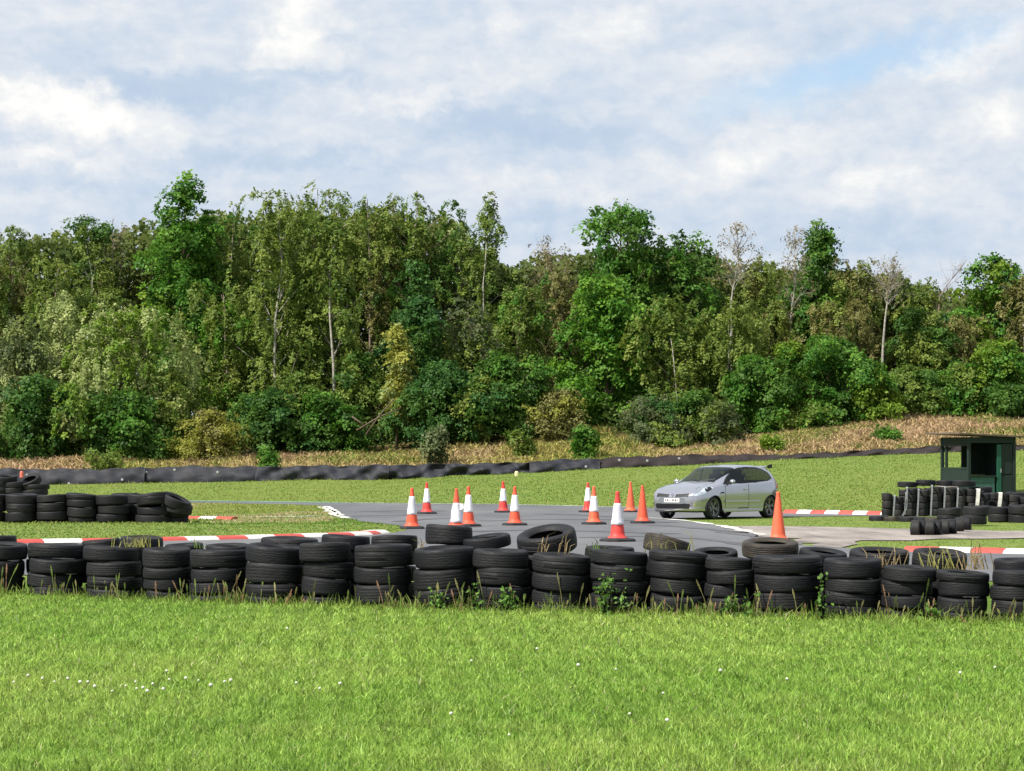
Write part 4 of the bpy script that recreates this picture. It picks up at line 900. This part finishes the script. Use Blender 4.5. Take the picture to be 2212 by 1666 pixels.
# ------------------------------------------------------------------ silver hatchback
M_paint = mat('silver_paint', (.47, .47, .51), .20, metal=.82, coat=.7, spec=.5, noise=.02, nscale=60)
M_black = mat('black_plastic', (.012, .012, .014), .5, noise=.2, nscale=20)
M_gap = mat('panel_gap', (.02, .02, .022), .8, noise=.2, nscale=20)
M_glass = mat('tinted_glass', (.006, .010, .012), .05, spec=.32, noise=.15, nscale=3)
M_glass.node_tree.nodes['Principled BSDF'].inputs['Alpha'].default_value = .62
M_lamp = mat('headlamp_glass', (.70, .76, .84), .08, metal=.5, coat=1., noise=.35, nscale=9)
M_rim = mat('wheel_anthracite', (.20, .195, .195), .35, metal=.7, noise=.15, nscale=9)
M_tw = mat('car_tyre_rubber', (.016, .016, .018), .75, noise=.3, nscale=15)
M_plate = mat('number_plate', (.78, .78, .76), .35, noise=.05, nscale=9)
M_chrome = mat('chrome', (.75, .75, .77), .12, metal=1., noise=.05, nscale=9)
M_red = mat('tail_lamp_red', (.45, .02, .02), .15, coat=1., noise=.15, nscale=9)
M_seat = mat('seat_cloth', (.05, .05, .055), .9, noise=.2, nscale=9)
def car():
    sc_ = 1.0
    D = 67.6; x0 = gx(1551, D)
    t = thing('parked_car', 'silver three door hatchback with dark wheels and roof spoiler on the track', 'car', (x0, D + .1, .014), (0, 0, R(228)))
    t.scale = (1.055, 1.055, 1.05)
    t.name = 'hatchback_car'
    xf = np.linspace(-1.95, 2.06, 1500)
    def crv(pts, sm=.07):
        p = np.array(sorted(pts)); y = np.interp(xf, p[:, 0], p[:, 1]); k = int(sm / (xf[1] - xf[0])); ker = np.hanning(2 * k + 3); ker /= ker.sum()
        yp = np.pad(y, k + 1, mode='reflect', reflect_type='odd'); return np.convolve(yp, ker, 'valid')
    Hc = crv([(2.06, .60), (2.03, .67), (1.98, .73), (1.88, .80), (1.7, .885), (1.4, .955), (1.1, 1.00), (.98, 1.02), (.6, 1.215), (.25, 1.385), (.05, 1.445), (-.3, 1.487), (-.7, 1.49), (-1.1, 1.462), (-1.42, 1.415), (-1.52, 1.385), (-1.62, 1.25), (-1.75, 1.06), (-1.85, .95), (-1.89, .78), (-1.95, .50)], .09)
    Wc = crv([(2.06, .46), (2.04, .56), (2.0, .655), (1.92, .745), (1.8, .805), (1.6, .85), (1.3, .88), (.9, .875), (.4, .868), (-.3, .872), (-.9, .885), (-1.3, .888), (-1.6, .85), (-1.75, .80), (-1.86, .72), (-1.95, .55)], .06)
    Bc = crv([(2.06, .42), (2.03, .30), (1.98, .22), (1.9, .185), (1.7, .175), (.5, .175), (-1.3, .18), (-1.7, .22), (-1.88, .28), (-1.95, .42)], .05)
    Lc = crv([(2.06, .57), (2.0, .66), (1.9, .72), (1.7, .79), (1.4, .865), (1.1, .91), (.8, .93), (.3, .945), (-.3, .965), (-.9, 1.0), (-1.3, 1.03), (-1.55, 1.04), (-1.7, .98), (-1.82, .86), (-1.95, .48)], .07)
    nx_, nt_ = 1000, 120
    u = np.linspace(0, 1, nx_); xs_ = 2.06 - 4.01 * (u + .028 * np.sin(2 * np.pi * u) * -1 - .0)   # denser at the ends
    xs_ = np.interp(u, np.linspace(0, 1, 11), [2.06, 2.02, 1.93, 1.62, 1.0, .35, -.3, -.95, -1.5, -1.83, -1.95])
    V = np.zeros((nx_, 2 * nt_ + 1, 3))
    tt = np.linspace(0, 10, nt_ + 1)
    for i, x in enumerate(xs_):
        H, W_, B, L = (float(np.interp(x, xf, c)) for c in (Hc, Wc, Bc, Lc)); G = max(H - L, .015); c = min(1, max(0, (G - .10) / .36))
        lp = lambda a, b: a + (b - a) * c
        flare = .022 * (math.exp(-((x - 1.29) / .30) ** 2) + math.exp(-((x + 1.29) / .30) ** 2))
        pts = [(0, B), (.72 * W_, B), (.95 * W_, B + .03), (W_ * .985 + flare * .6, B + .32 * (L - B)), (W_ + flare, B + .62 * (L - B)), (W_ * .985 + flare * .3, L - .055), (W_ * .955, L),
               (W_ * lp(.88, .905), L + G * lp(.42, .34)), (W_ * lp(.70, .80), L + G * lp(.74, .74)), (W_ * lp(.40, .655), L + G * lp(.95, .955)), (0, H)]
        p = np.array(pts); m = np.gradient(p, axis=0)
        k = np.minimum(tt.astype(int), 9); f = (tt - k)[:, None]
        q = (2 * f ** 3 - 3 * f ** 2 + 1) * p[k] + (f ** 3 - 2 * f ** 2 + f) * m[k] + (-2 * f ** 3 + 3 * f ** 2) * p[k + 1] + (f ** 3 - f ** 2) * m[k + 1]
        q[:, 0] = np.maximum(q[:, 0], 0)
        V[i, nt_:, 0] = x; V[i, nt_:, 1] = q[::-1, 0] * 1; V[i, nt_:, 2] = q[::-1, 1]
        V[i, :nt_ + 1, 0] = x; V[i, :nt_ + 1, 1] = -q[:, 0]; V[i, :nt_ + 1, 2] = q[:, 1]
    # rows run: -side bottom ... roof (index nt_) ... +side bottom
    nw = 2 * nt_ + 1
    idx = (np.arange(nx_ - 1)[:, None] * nw + np.arange(nw - 1)[None]).ravel()
    Q = np.stack([idx, idx + 1, idx + nw + 1, idx + nw], 1); VV = V.reshape(-1, 3)
    C = VV[Q].mean(1); T_ = np.tile(np.abs((np.arange(nw - 1) + .5) - nt_) / nt_ * 10, nx_ - 1); T_ = 10 - T_      # section parameter, 10 = roof middle
    Nf = np.cross(VV[Q[:, 2]] - VV[Q[:, 0]], VV[Q[:, 3]] - VV[Q[:, 1]]); Nf /= np.linalg.norm(Nf, axis=1, keepdims=True) + 1e-12
    if (Nf * (C - np.array([0, 0, .7]))).sum() < 0: Nf = -Nf; Q = Q[:, ::-1]
    cx, cy_, cz = C.T; ay = np.abs(cy_)
    def poly(P, a, b):
        r = np.zeros(len(a), bool); j = len(P) - 1
        for i in range(len(P)):
            c = ((P[i][1] > b) != (P[j][1] > b)) & (a < (P[j][0] - P[i][0]) * (b - P[i][1]) / (P[j][1] - P[i][1] + 1e-12) + P[i][0]); r ^= c; j = i
        return r
    side = (T_ > 5.6) & (T_ < 9.3); lid = np.full(len(Q), 0)
    Lx = np.interp(cx, xf, Lc); Hx = np.interp(cx, xf, Hc)
    FRONTW = [(.80, .965), (.52, 1.13), (.22, 1.31), (.02, 1.372), (-.20, 1.395), (-.24, .975)]
    REARW = [(-.29, .985), (-.26, 1.397), (-.7, 1.385), (-1.05, 1.335), (-1.28, 1.25), (-1.36, 1.12), (-1.20, 1.06), (-.7, 1.005)]
    TRIM = [(.87, .945), (.54, 1.145), (.21, 1.335), (-.02, 1.40), (-.45, 1.42), (-.85, 1.405), (-1.12, 1.36), (-1.33, 1.27), (-1.42, 1.10), (-1.20, 1.035), (-.6, .985)]
    lid[side & poly(TRIM, cx, cz)] = 2
    lid[side & poly(FRONTW, cx, cz)] = 3
    lid[side & poly(REARW, cx, cz)] = 4
    ws = (cx < .98) & (cx > .13) & (T_ > 8.2) & (cz > Lx + .02); lid[ws] = 5
    lid[(cx > .93) & (cx < 1.00) & (ay < .62) & (T_ > 6.9)] = 2
    rw = (cx < -1.52) & (cx > -1.76) & (ay < .56) & (T_ > 8.0) & (cz > 1.04); lid[rw] = 6
    arch = np.zeros(len(Q), bool)
    for wx in (1.29, -1.29): arch |= ((cx - wx) ** 2 + (cz - .30) ** 2 < .345 ** 2) & (ay > .50)
    # front face details
    fr = cx > 1.70
    lid[fr & (ay > .11) & (ay < .54) & (cz > .60) & (cz < .675 + .06 * (ay - .1))] = 2
    lid[fr & (cz > .285) & (cz < .425) & (ay < .60 - .5 * np.abs(cz - .38))] = 2
    lid[fr & (cz < .225)] = 2
    lid[(cz < Bc.min() + .055) & (np.abs(cx) < 1.75)] = 2
    lid[fr & ((ay - .665) ** 2 + (cz - .40) ** 2 < .062 ** 2)] = 8
    HL = [(1.99, .655), (1.90, .70), (1.66, .835), (1.40, .885), (1.33, .845), (1.52, .765), (1.78, .665), (1.93, .63)]
    lid[(ay > .42) & poly(HL, cx, cz)] = 7
    lid[(cx < -1.55) & (ay > .60) & (cz > .82) & (cz < 1.13)] = 9
    # panel gaps
    gap_ = ((np.abs(cx - .80 + .10 * np.clip((.9 - cz), 0, 1) * 0) < .009) | (np.abs(cx + .27) < .009)) & (cz > .30) & (cz < .95) & (ay > .6)
    gap_ |= (np.abs(cz - .30) < .008) & (cx > -.27) & (cx < .80) & (ay > .7)
    gap_ |= (np.abs(ay - (.60 + .06 * (1.8 - cx))) < .007) & (cx > 1.0) & (cx < 1.78) & (T_ > 6)
    lid[(lid == 7) & (cx < 1.545 - .5 * (cz - .84)) & (cx > 1.41)] = 2
    lid[(lid == 7) & ((cx - 1.60) ** 2 + (cz - .79) ** 2 < .045 ** 2)] = 2
    lid[(lid == 7) & ((cx - 1.60) ** 2 + (cz - .79) ** 2 < .030 ** 2)] = 8
    lid[gap_ & (lid == 0)] = 10
    keep = ~arch
    Nv = np.zeros_like(VV)
    for k in range(4): np.add.at(Nv, Q[:, k], Nf)
    Nv /= np.linalg.norm(Nv, axis=1, keepdims=True) + 1e-12
    names = {0: ('body', M_paint), 2: ('black_trim', M_black), 3: ('side_window', M_glass), 4: ('side_window', M_glass), 5: ('windscreen', M_glass), 6: ('rear_window', M_glass), 7: ('headlight', M_lamp), 8: ('fog_lamp', M_chrome), 9: ('tail_light', M_red)}
    off = {0: 0, 2: -.006, 3: -.004, 4: -.004, 5: -.002, 6: -.003, 7: .004, 8: -.008, 9: .004}
    Y_ = C[:, 1]
    def emit(name, m, sel, o_):
        q = Q[sel]
        if not len(q): return
        un, inv = np.unique(q.ravel(), return_inverse=True); ob = link(name, np_mesh(name, VV[un] + Nv[un] * o_, [inv.reshape(-1, 4)], smooth=True), m, t); return ob
    emit('body', M_paint, keep & (lid == 0), 0)
    emit('panel_gap', M_gap, keep & (lid == 10), -.004)
    emit('black_trim', M_black, keep & (lid == 2), -.006)
    for s_, sg in (('l', 1), ('r', -1)):
        for L_ in (3, 4, 7, 8, 9): emit(names[L_][0], names[L_][1], keep & (lid == L_) & (Y_ * sg > 0), off[L_])
    for L_ in (5, 6): emit(names[L_][0], names[L_][1], keep & (lid == L_), off[L_])
    # end caps
    for nm, i, m in (('front_bumper_cap', 0, M_paint), ('tail_cap', nx_ - 1, M_paint)):
        me = bpy.data.meshes.new(nm); me.from_pydata([tuple(p) for p in V[i]], [], [tuple(range(nw))]); link(nm, me, m, t)
    # floor and wheel wells
    mb = MB(); mb.box((0, 0, .26), (3.3, 1.2, .12)); mb.build('underbody', M_black, t)
    for wx in (1.29, -1.29):
        for sg in (1, -1):
            mb = MB(); n = 22; vs = []
            for k in range(n + 1):
                a = math.pi * (-.08 + 1.16 * k / n)
                for yy in (.45, .865): vs.append((wx + .352 * math.cos(a), sg * yy, .30 + .352 * math.sin(a)))
            mb.add(vs, [(2 * k, 2 * k + 1, 2 * k + 3, 2 * k + 2) for k in range(n)] + [tuple(range(0, 2 * n + 2, 2))]); mb.build('wheel_arch', M_black, t)
            # wheel
            w = bpy.data.objects.new('wheel', None); COL.objects.link(w); w.parent = t; w.location = (wx, sg * .755, .312); w.rotation_euler = (R(90) if sg < 0 else R(-90), 0, R(6) if wx > 0 else 0)
            mb = MB(); Rr = .312
            mb.lathe([(.225, -.09), (.235, -.105), (.28, -.112), (Rr - .014, -.10), (Rr, -.085), (Rr, .085), (Rr - .014, .10), (.28, .112), (.235, .105), (.225, .09)], 40); o = mb.build('tyre', M_tw, w, True)
            mb = MB(); mb.lathe([(.232, .10), (.215, .095), (.205, .05), (.205, -.08), (.232, -.09)], 36, closed=False)
            mb.lathe([(0, .075), (.045, .075), (.06, .06), (.06, .0), (0, .0)], 20, closed=False)
            for k in range(5):
                a = 2 * math.pi * k / 5 + .3 * wx; ca, sa = math.cos(a), math.sin(a)
                for dd in (-.17, .17):
                    b = a + dd; P1 = Vector((.05 * ca, .05 * sa, .06)); P2 = Vector((.212 * math.cos(b), .212 * math.sin(b), .078)); d_ = (P2 - P1).normalized(); s2_ = Vector((-d_.y, d_.x, 0)) * .019
                    mb.add([P1 - s2_, P1 + s2_, P2 + s2_, P2 - s2_] + [p - Vector((0, 0, .03)) for p in (P1 - s2_, P1 + s2_, P2 + s2_, P2 - s2_)], [(0, 3, 2, 1), (4, 5, 6, 7), (0, 1, 5, 4), (1, 2, 6, 5), (2, 3, 7, 6), (3, 0, 4, 7)])
            mb.build('rim', M_rim, w)
            mb = MB(); mb.lathe([(0, .02), (.155, .02), (.155, .005), (0, .005)], 28, closed=False); mb.build('brake_disc', M_chrome, w, True)
    # plate with two smudged dark marks, badge, wipers
    mb = MB(); mb.box((2.062, 0, .515), (.012, .52, .112)); o = mb.build('number_plate', M_plate, t, bevel=.004)
    mb = MB()
    for yy, hh, ww in ((-.20, .05, .035), (-.14, .062, .03), (-.085, .05, .03), (.02, .062, .035), (.075, .055, .03), (.13, .062, .035), (.19, .05, .03)): mb.box((2.0695, yy, .515), (.004, ww, hh))
    mb.build('plate_marks', M_black, o)
    mb = MB(); r1, r2 = .074, .042
    vs = []
    for xx_ in (0, .018):
        for rr_ in (r1, r2): vs += [(xx_, 0, rr_), (xx_, -rr_ * .68, 0), (xx_, 0, -rr_), (xx_, rr_ * .68, 0)]
    fs = []
    for k in range(4):
        k2 = (k + 1) % 4; fs += [(8 + k, 8 + k2, 12 + k2, 12 + k), (k, k2, 8 + k2, 8 + k), (4 + k2, 4 + k, 12 + k, 12 + k2)]
    mb.add(vs, fs); mb.build('badge', M_chrome, t, loc=(2.035, 0, .655), rot=(0, R(-24), 0))
    for sg in (1, -1):
        mb = MB(); mb.tube([(.97, sg * .02 + .1, 1.03), (.80, .1 + sg * .42, 1.09)], .010, 5); mb.build('wiper', M_black, t)
        # mirrors
        mb = MB()
        P_ = [(-.05, -.07, -.055), (.05, -.06, -.05), (.06, .07, -.045), (-.05, .09, -.05), (-.05, -.07, .06), (.03, -.06, .055), (.04, .06, .05), (-.05, .08, .055)]
        mb.add(P_, [(0, 3, 2, 1), (4, 5, 6, 7), (0, 1, 5, 4), (1, 2, 6, 5), (2, 3, 7, 6), (3, 0, 4, 7)])
        o = mb.build('mirror', M_paint, t, True, loc=(.62, sg * .955, 1.02), rot=(0, 0, 0 if sg > 0 else 0)); o.scale = (1, sg, 1)
        sb = o.modifiers.new('sub', 'SUBSURF'); sb.levels = 2; sb.render_levels = 2; o.scale = (1.5, sg * 1.5, 1.35)
        mb = MB(); mb.box((.64, sg * .86, .965), (.07, .12, .05)); mb.build('mirror_arm', M_black, t, bevel=.01)
        mb = MB(); mb.box((-.13, sg * .892, .80), (.17, .022, .035)); mb.build('door_handle', M_paint, t, bevel=.008)
        mb = MB(); mb.box((.02, sg * .893, .475), (1.62, .022, .055)); mb.build('side_moulding', M_paint, t, bevel=.008)
        mb = MB(); mb.box((.0, sg * .868, .225), (1.80, .05, .075)); mb.build('side_skirt', M_paint, t, bevel=.015)
        # spoiler ends
        mb = MB(); mb.box((-1.66, sg * .575, 1.435), (.22, .018, .10), (0, R(8), 0)); mb.build('spoiler_end', M_black, t, bevel=.006)
        mb = MB(); mb.tube([(1.05, sg * .892, .70), (.93, sg * .898, .735), (.90, sg * .896, .70)], .014, 5); mb.build('side_vent', M_black, t)
    mb = MB(); pr = [(-1.36, 1.425), (-1.5, 1.447), (-1.74, 1.45), (-1.75, 1.43), (-1.55, 1.405), (-1.40, 1.395)]
    vs = [(a, s * .57, b) for s in (-1, 1) for a, b in pr]; k = len(pr)
    mb.add(vs, [(i, (i + 1) % k, k + (i + 1) % k, k + i) for i in range(k)] + [tuple(range(k))[::-1], tuple(range(k, 2 * k))]); mb.build('spoiler', M_paint, t, bevel=.01)
    mb = MB(); mb.tube([(-.9, 0, 1.48), (-1.05, 0, 1.66)], [.008, .004], 5); mb.build('aerial', M_black, t)
    for sg in (1, -1):
        mb = MB(); mb.box((-.1, sg * .36, .62), (.5, .46, .2)); mb.box((-.36, sg * .36, .92), (.14, .44, .62), (0, R(-14), 0)); mb.box((-.44, sg * .36, 1.27), (.10, .24, .16), (0, R(-10), 0)); mb.build('seat', M_seat, t, bevel=.03)
car()

# ------------------------------------------------------------------ weeds, stalks and flowers by the tyre wall
M_stalk = mat('weed_stalk', (.3, .3, .12), .7, attr='tint', trans=.3, spec=.2)
def stalks():
    n = 1050; px = rng.uniform(-120, 2330, n); Df = wall_front(px); dense = np.clip(.55 + .5 * snoise(px * .02, 0 * px, 1., 71), .1, 1); k = rng.random(n) < dense; px, Df = px[k], Df[k]; n = len(px)
    y = Df - rng.uniform(-.06, .16, n); x = gx(px, y); h = np.clip(rng.gamma(3., .055, n), .05, .42)
    c = np.where((rng.random(n) < .55)[:, None], np.array([.27, .25, .10]), np.array([.16, .22, .05])) * rng.uniform(.7, 1.25, n)[:, None]
    c = np.where((rng.random(n) < .12)[:, None], np.array([.30, .17, .10]), c)
    a = rng.uniform(0, 6.28, n); ln = rng.uniform(.05, .45, n) * h
    V, Qs, Tn = [], [], []
    tip = np.stack([x + np.cos(a) * ln, y + np.sin(a) * ln, h], 1); b = np.stack([x, y, 0 * x - .01], 1); mid = (b + tip) / 2 + np.stack([0 * x, 0 * x, h * .08], 1)
    w = .0034; s = np.array([1., 0, 0])
    quad = lambda p, q, w0, w1: np.stack([p - s * w0, p + s * w0, q + s * w1, q - s * w1], 1).reshape(-1, 3)
    d = (tip - mid); head0 = tip - d * .32
    for vv, ww in ((quad(b, mid, w, w), 0), (quad(mid, tip, w, w * .6), 0), (quad(head0, tip + d * .1, .010, .003), 1), (quad(head0 - d * .05, mid + d * .2, .008, .002), 1)):
        V.append(vv); Tn.append(np.repeat(c * (1.15 if ww else 1), 4, 0))
    VV = np.concatenate(V); q = np.arange(len(VV)).reshape(-1, 4)
    link('weed_stalks', np_mesh('weed_stalks', VV, [q], np.concatenate(Tn)), M_stalk, kind='stuff', category='grass', label='tall tan grass stalks with seed heads along the foot of the tyre wall')
    P = []; n2 = 9000; px = rng.uniform(-120, 2330, n2); Df = wall_front(px); y = Df - rng.uniform(-.05, .12, n2); x = gx(px, y)
    h = np.clip(rng.gamma(3, .028, n2), .04, .24); c = np.array([.13, .23, .03]) + rng.random(n2)[:, None] * np.array([.14, .10, .04])
    blades(np.stack([x, y, 0 * x - .01], 1), h, rng.uniform(.006, .013, n2), np.clip(rng.normal(.5, .3, n2), .05, 1.2), c, 'wall_foot_grass', M_stalk, category='grass', label='uncut longer grass at the foot of the tyre wall')
stalks()
def tuft(name, label, px, D, z, n, h, sp, col, cat='weed'):
    x0 = gx(px, D); r = rng
    x = r.normal(0, sp, n); y = r.normal(0, .05, n); hh = np.clip(r.normal(h, h * .35, n), .05, .6); c = np.array(col) * r.uniform(.65, 1.3, n)[:, None]
    a = r.uniform(-1.3, 1.3, n); V = []; Tn = []
    n = max(6, int(n * .6)); x, y, hh, a, c = x[:n], y[:n], hh[:n] * .85, a[:n], c[:n]; b = np.stack([x, y, 0 * x], 1); m = b + np.stack([np.sin(a) * hh * .25, r.normal(0, .02, n), hh * .6], 1); t_ = b + np.stack([np.sin(a) * hh * .8, r.normal(0, .05, n), hh * (.9 - .3 * np.abs(np.sin(a)))], 1); s = np.array([1., 0, 0])
    for p, q, w0, w1 in ((b, m, .0042, .0042), (m, t_, .005, .002)): V.append(np.stack([p - s * w0, p + s * w0, q + s * w1, q - s * w1], 1).reshape(-1, 3)); Tn.append(np.repeat(c, 4, 0))
    VV = np.concatenate(V); me = np_mesh(name, VV, [np.arange(len(VV)).reshape(-1, 4)], np.concatenate(Tn))
    link(name, me, M_stalk, None, (x0, D, z), label=label, category=cat, group='weeds growing among the tyres')
TAN = (.36, .27, .14); YG = (.30, .29, .09); GRN = (.14, .22, .05)
for px, row, n, h, sp, col, lab in ((302, .30, 60, .17, .11, YG, 'yellow green weed matted over a tyre at the left'), (1225, .52, 10, .25, .06, TAN, 'tan stalks in front of the big tilted tyre'), (1165, .52, 10, .2, .05, TAN, 'dry stalks at the left of the big tilted tyre'),
                                   (1430, .52, 22, .22, .1, YG, 'tan and green weeds on the tipped muddy tyre'), (1285, .5, 14, .18, .04, GRN, 'green weed between two front stacks under the near cone'), (1905, .55, 40, .24, .12, TAN, 'tan dry grass bent over the right back tyres'),
                                   (2035, .55, 34, .26, .12, YG, 'dry grass growing out of the open right tyre'), (2110, .55, 46, .3, .1, TAN, 'tall dry grass beside the last back tyre'), (905, .52, 8, .2, .03, TAN, 'dry stalks left of the tall wide tyre'), (430, .4, 14, .1, .05, GRN, 'small green weed on the low back tyres')):
    D = wall_front(px) + row; tuft('grass_tuft', lab, px, D, .60 if px < 1500 else .50, n, h, sp, col)
def weed(label, px, h, sp, n=90):
    D = wall_front(px) - .12; t = thing('weed_plant', label, 'weed', (gx(px, D), D, 0), group='leafy weeds at the foot of the tyre wall'); r = rng; mb = MB(); P = []
    for k in range(6):
        b = (r.normal(0, sp * .5), r.normal(0, .03), 0); e = (b[0] + r.normal(0, sp * .6), r.normal(0, .06), h * r.uniform(.55, 1.05)); mb.tube([b, ((b[0] + e[0]) / 2 + r.normal(0, .02), 0, e[2] * .5), e], [.006, .005, .003], 4)
        for j in range(n // 6): f = r.uniform(.1, 1); P.append((b[0] + (e[0] - b[0]) * f + r.normal(0, .03), b[1] + (e[1] - b[1]) * f + r.normal(0, .03), e[2] * f))
    mb.build('stem', M_stalk, t); P = np.array(P); n_ = len(P); c = np.array([.13, .25, .045]) * r.uniform(.6, 1.35, n_)[:, None]
    V, q, c = leaves(P, r.normal(size=(n_, 3)) * .6 + np.array([0, -.5, .5]), r.uniform(.03, .07, n_), .6, c); link('leaves', np_mesh('leaves', V, [q], c), M_leaf, t)
for a in (('leafy weed rising in front of the tenth front stack', 1098, .28, .12, 110), ('tallest leafy weed with pale tips at the twelfth front stack', 1318, .46, .14, 150), ('leafy weed at the foot of the fourteenth front stack', 1585, .30, .11, 110),
          ('leafy weed in the gap before the tenth front stack', 1032, .32, .05, 70), ('leafy weed at the ninth front stack', 950, .25, .09, 80),
          ('thin leafy weed in the gap right of the fifteenth front stack', 1776, .46, .03, 50), ('low leafy weed at the last front stacks on the right', 2010, .24, .06, 50)): weed(*a)
# clover heads in the lawn
M_clover = mat('clover_white', (.62, .61, .52), .7, noise=.12, nscale=90)
mb = MB(); mb.lathe([(0, 0), (.005, .002), (.0105, .007), (.011, .012), (.007, .018), (0, .020)], 9, closed=False); CL = mb.mesh('clover_flower', True); CL.materials.append(M_clover)
mb = MB(); mb.lathe([(.0015, -.06), (.0015, .002)], 5, closed=False); CS = mb.mesh('stem'); CS.materials.append(M_stalk)
spots = [(92, 1468), (118, 1475), (146, 1469), (172, 1477), (205, 1486), (243, 1495), (272, 1484), (292, 1476), (296, 1490), (310, 1488), (318, 1496), (352, 1492), (365, 1470), (402, 1468), (428, 1472), (486, 1475), (498, 1473), (640, 1478), (690, 1490), (735, 1480),
         (60, 1462), (30, 1476), (190, 1476), (330, 1480), (455, 1484), (1018, 1430), (1250, 1440), (1330, 1448), (1432, 1500), (1556, 1452), (2150, 1444), (2075, 1456), (1360, 1545), (1440, 1560), (1160, 1404), (620, 1360), (360, 1452), (975, 1545), (1100, 1590), (1700, 1470)]
for i, (px, py) in enumerate(spots):
    x, y = flat(px, py); y2 = y - .048 * y / EYE
    o = link('clover_flower', CL, None, None, (gx(px, y2), y2, .048), (random.uniform(-.3, .3), random.uniform(-.3, .3), 0), label='small white clover head in the lawn', category='flower', group='clover heads dotted in the lawn'); s_ = random.uniform(.7, 1.25); o.scale = (s_, s_, s_)
    link('stem', CS, None, o)
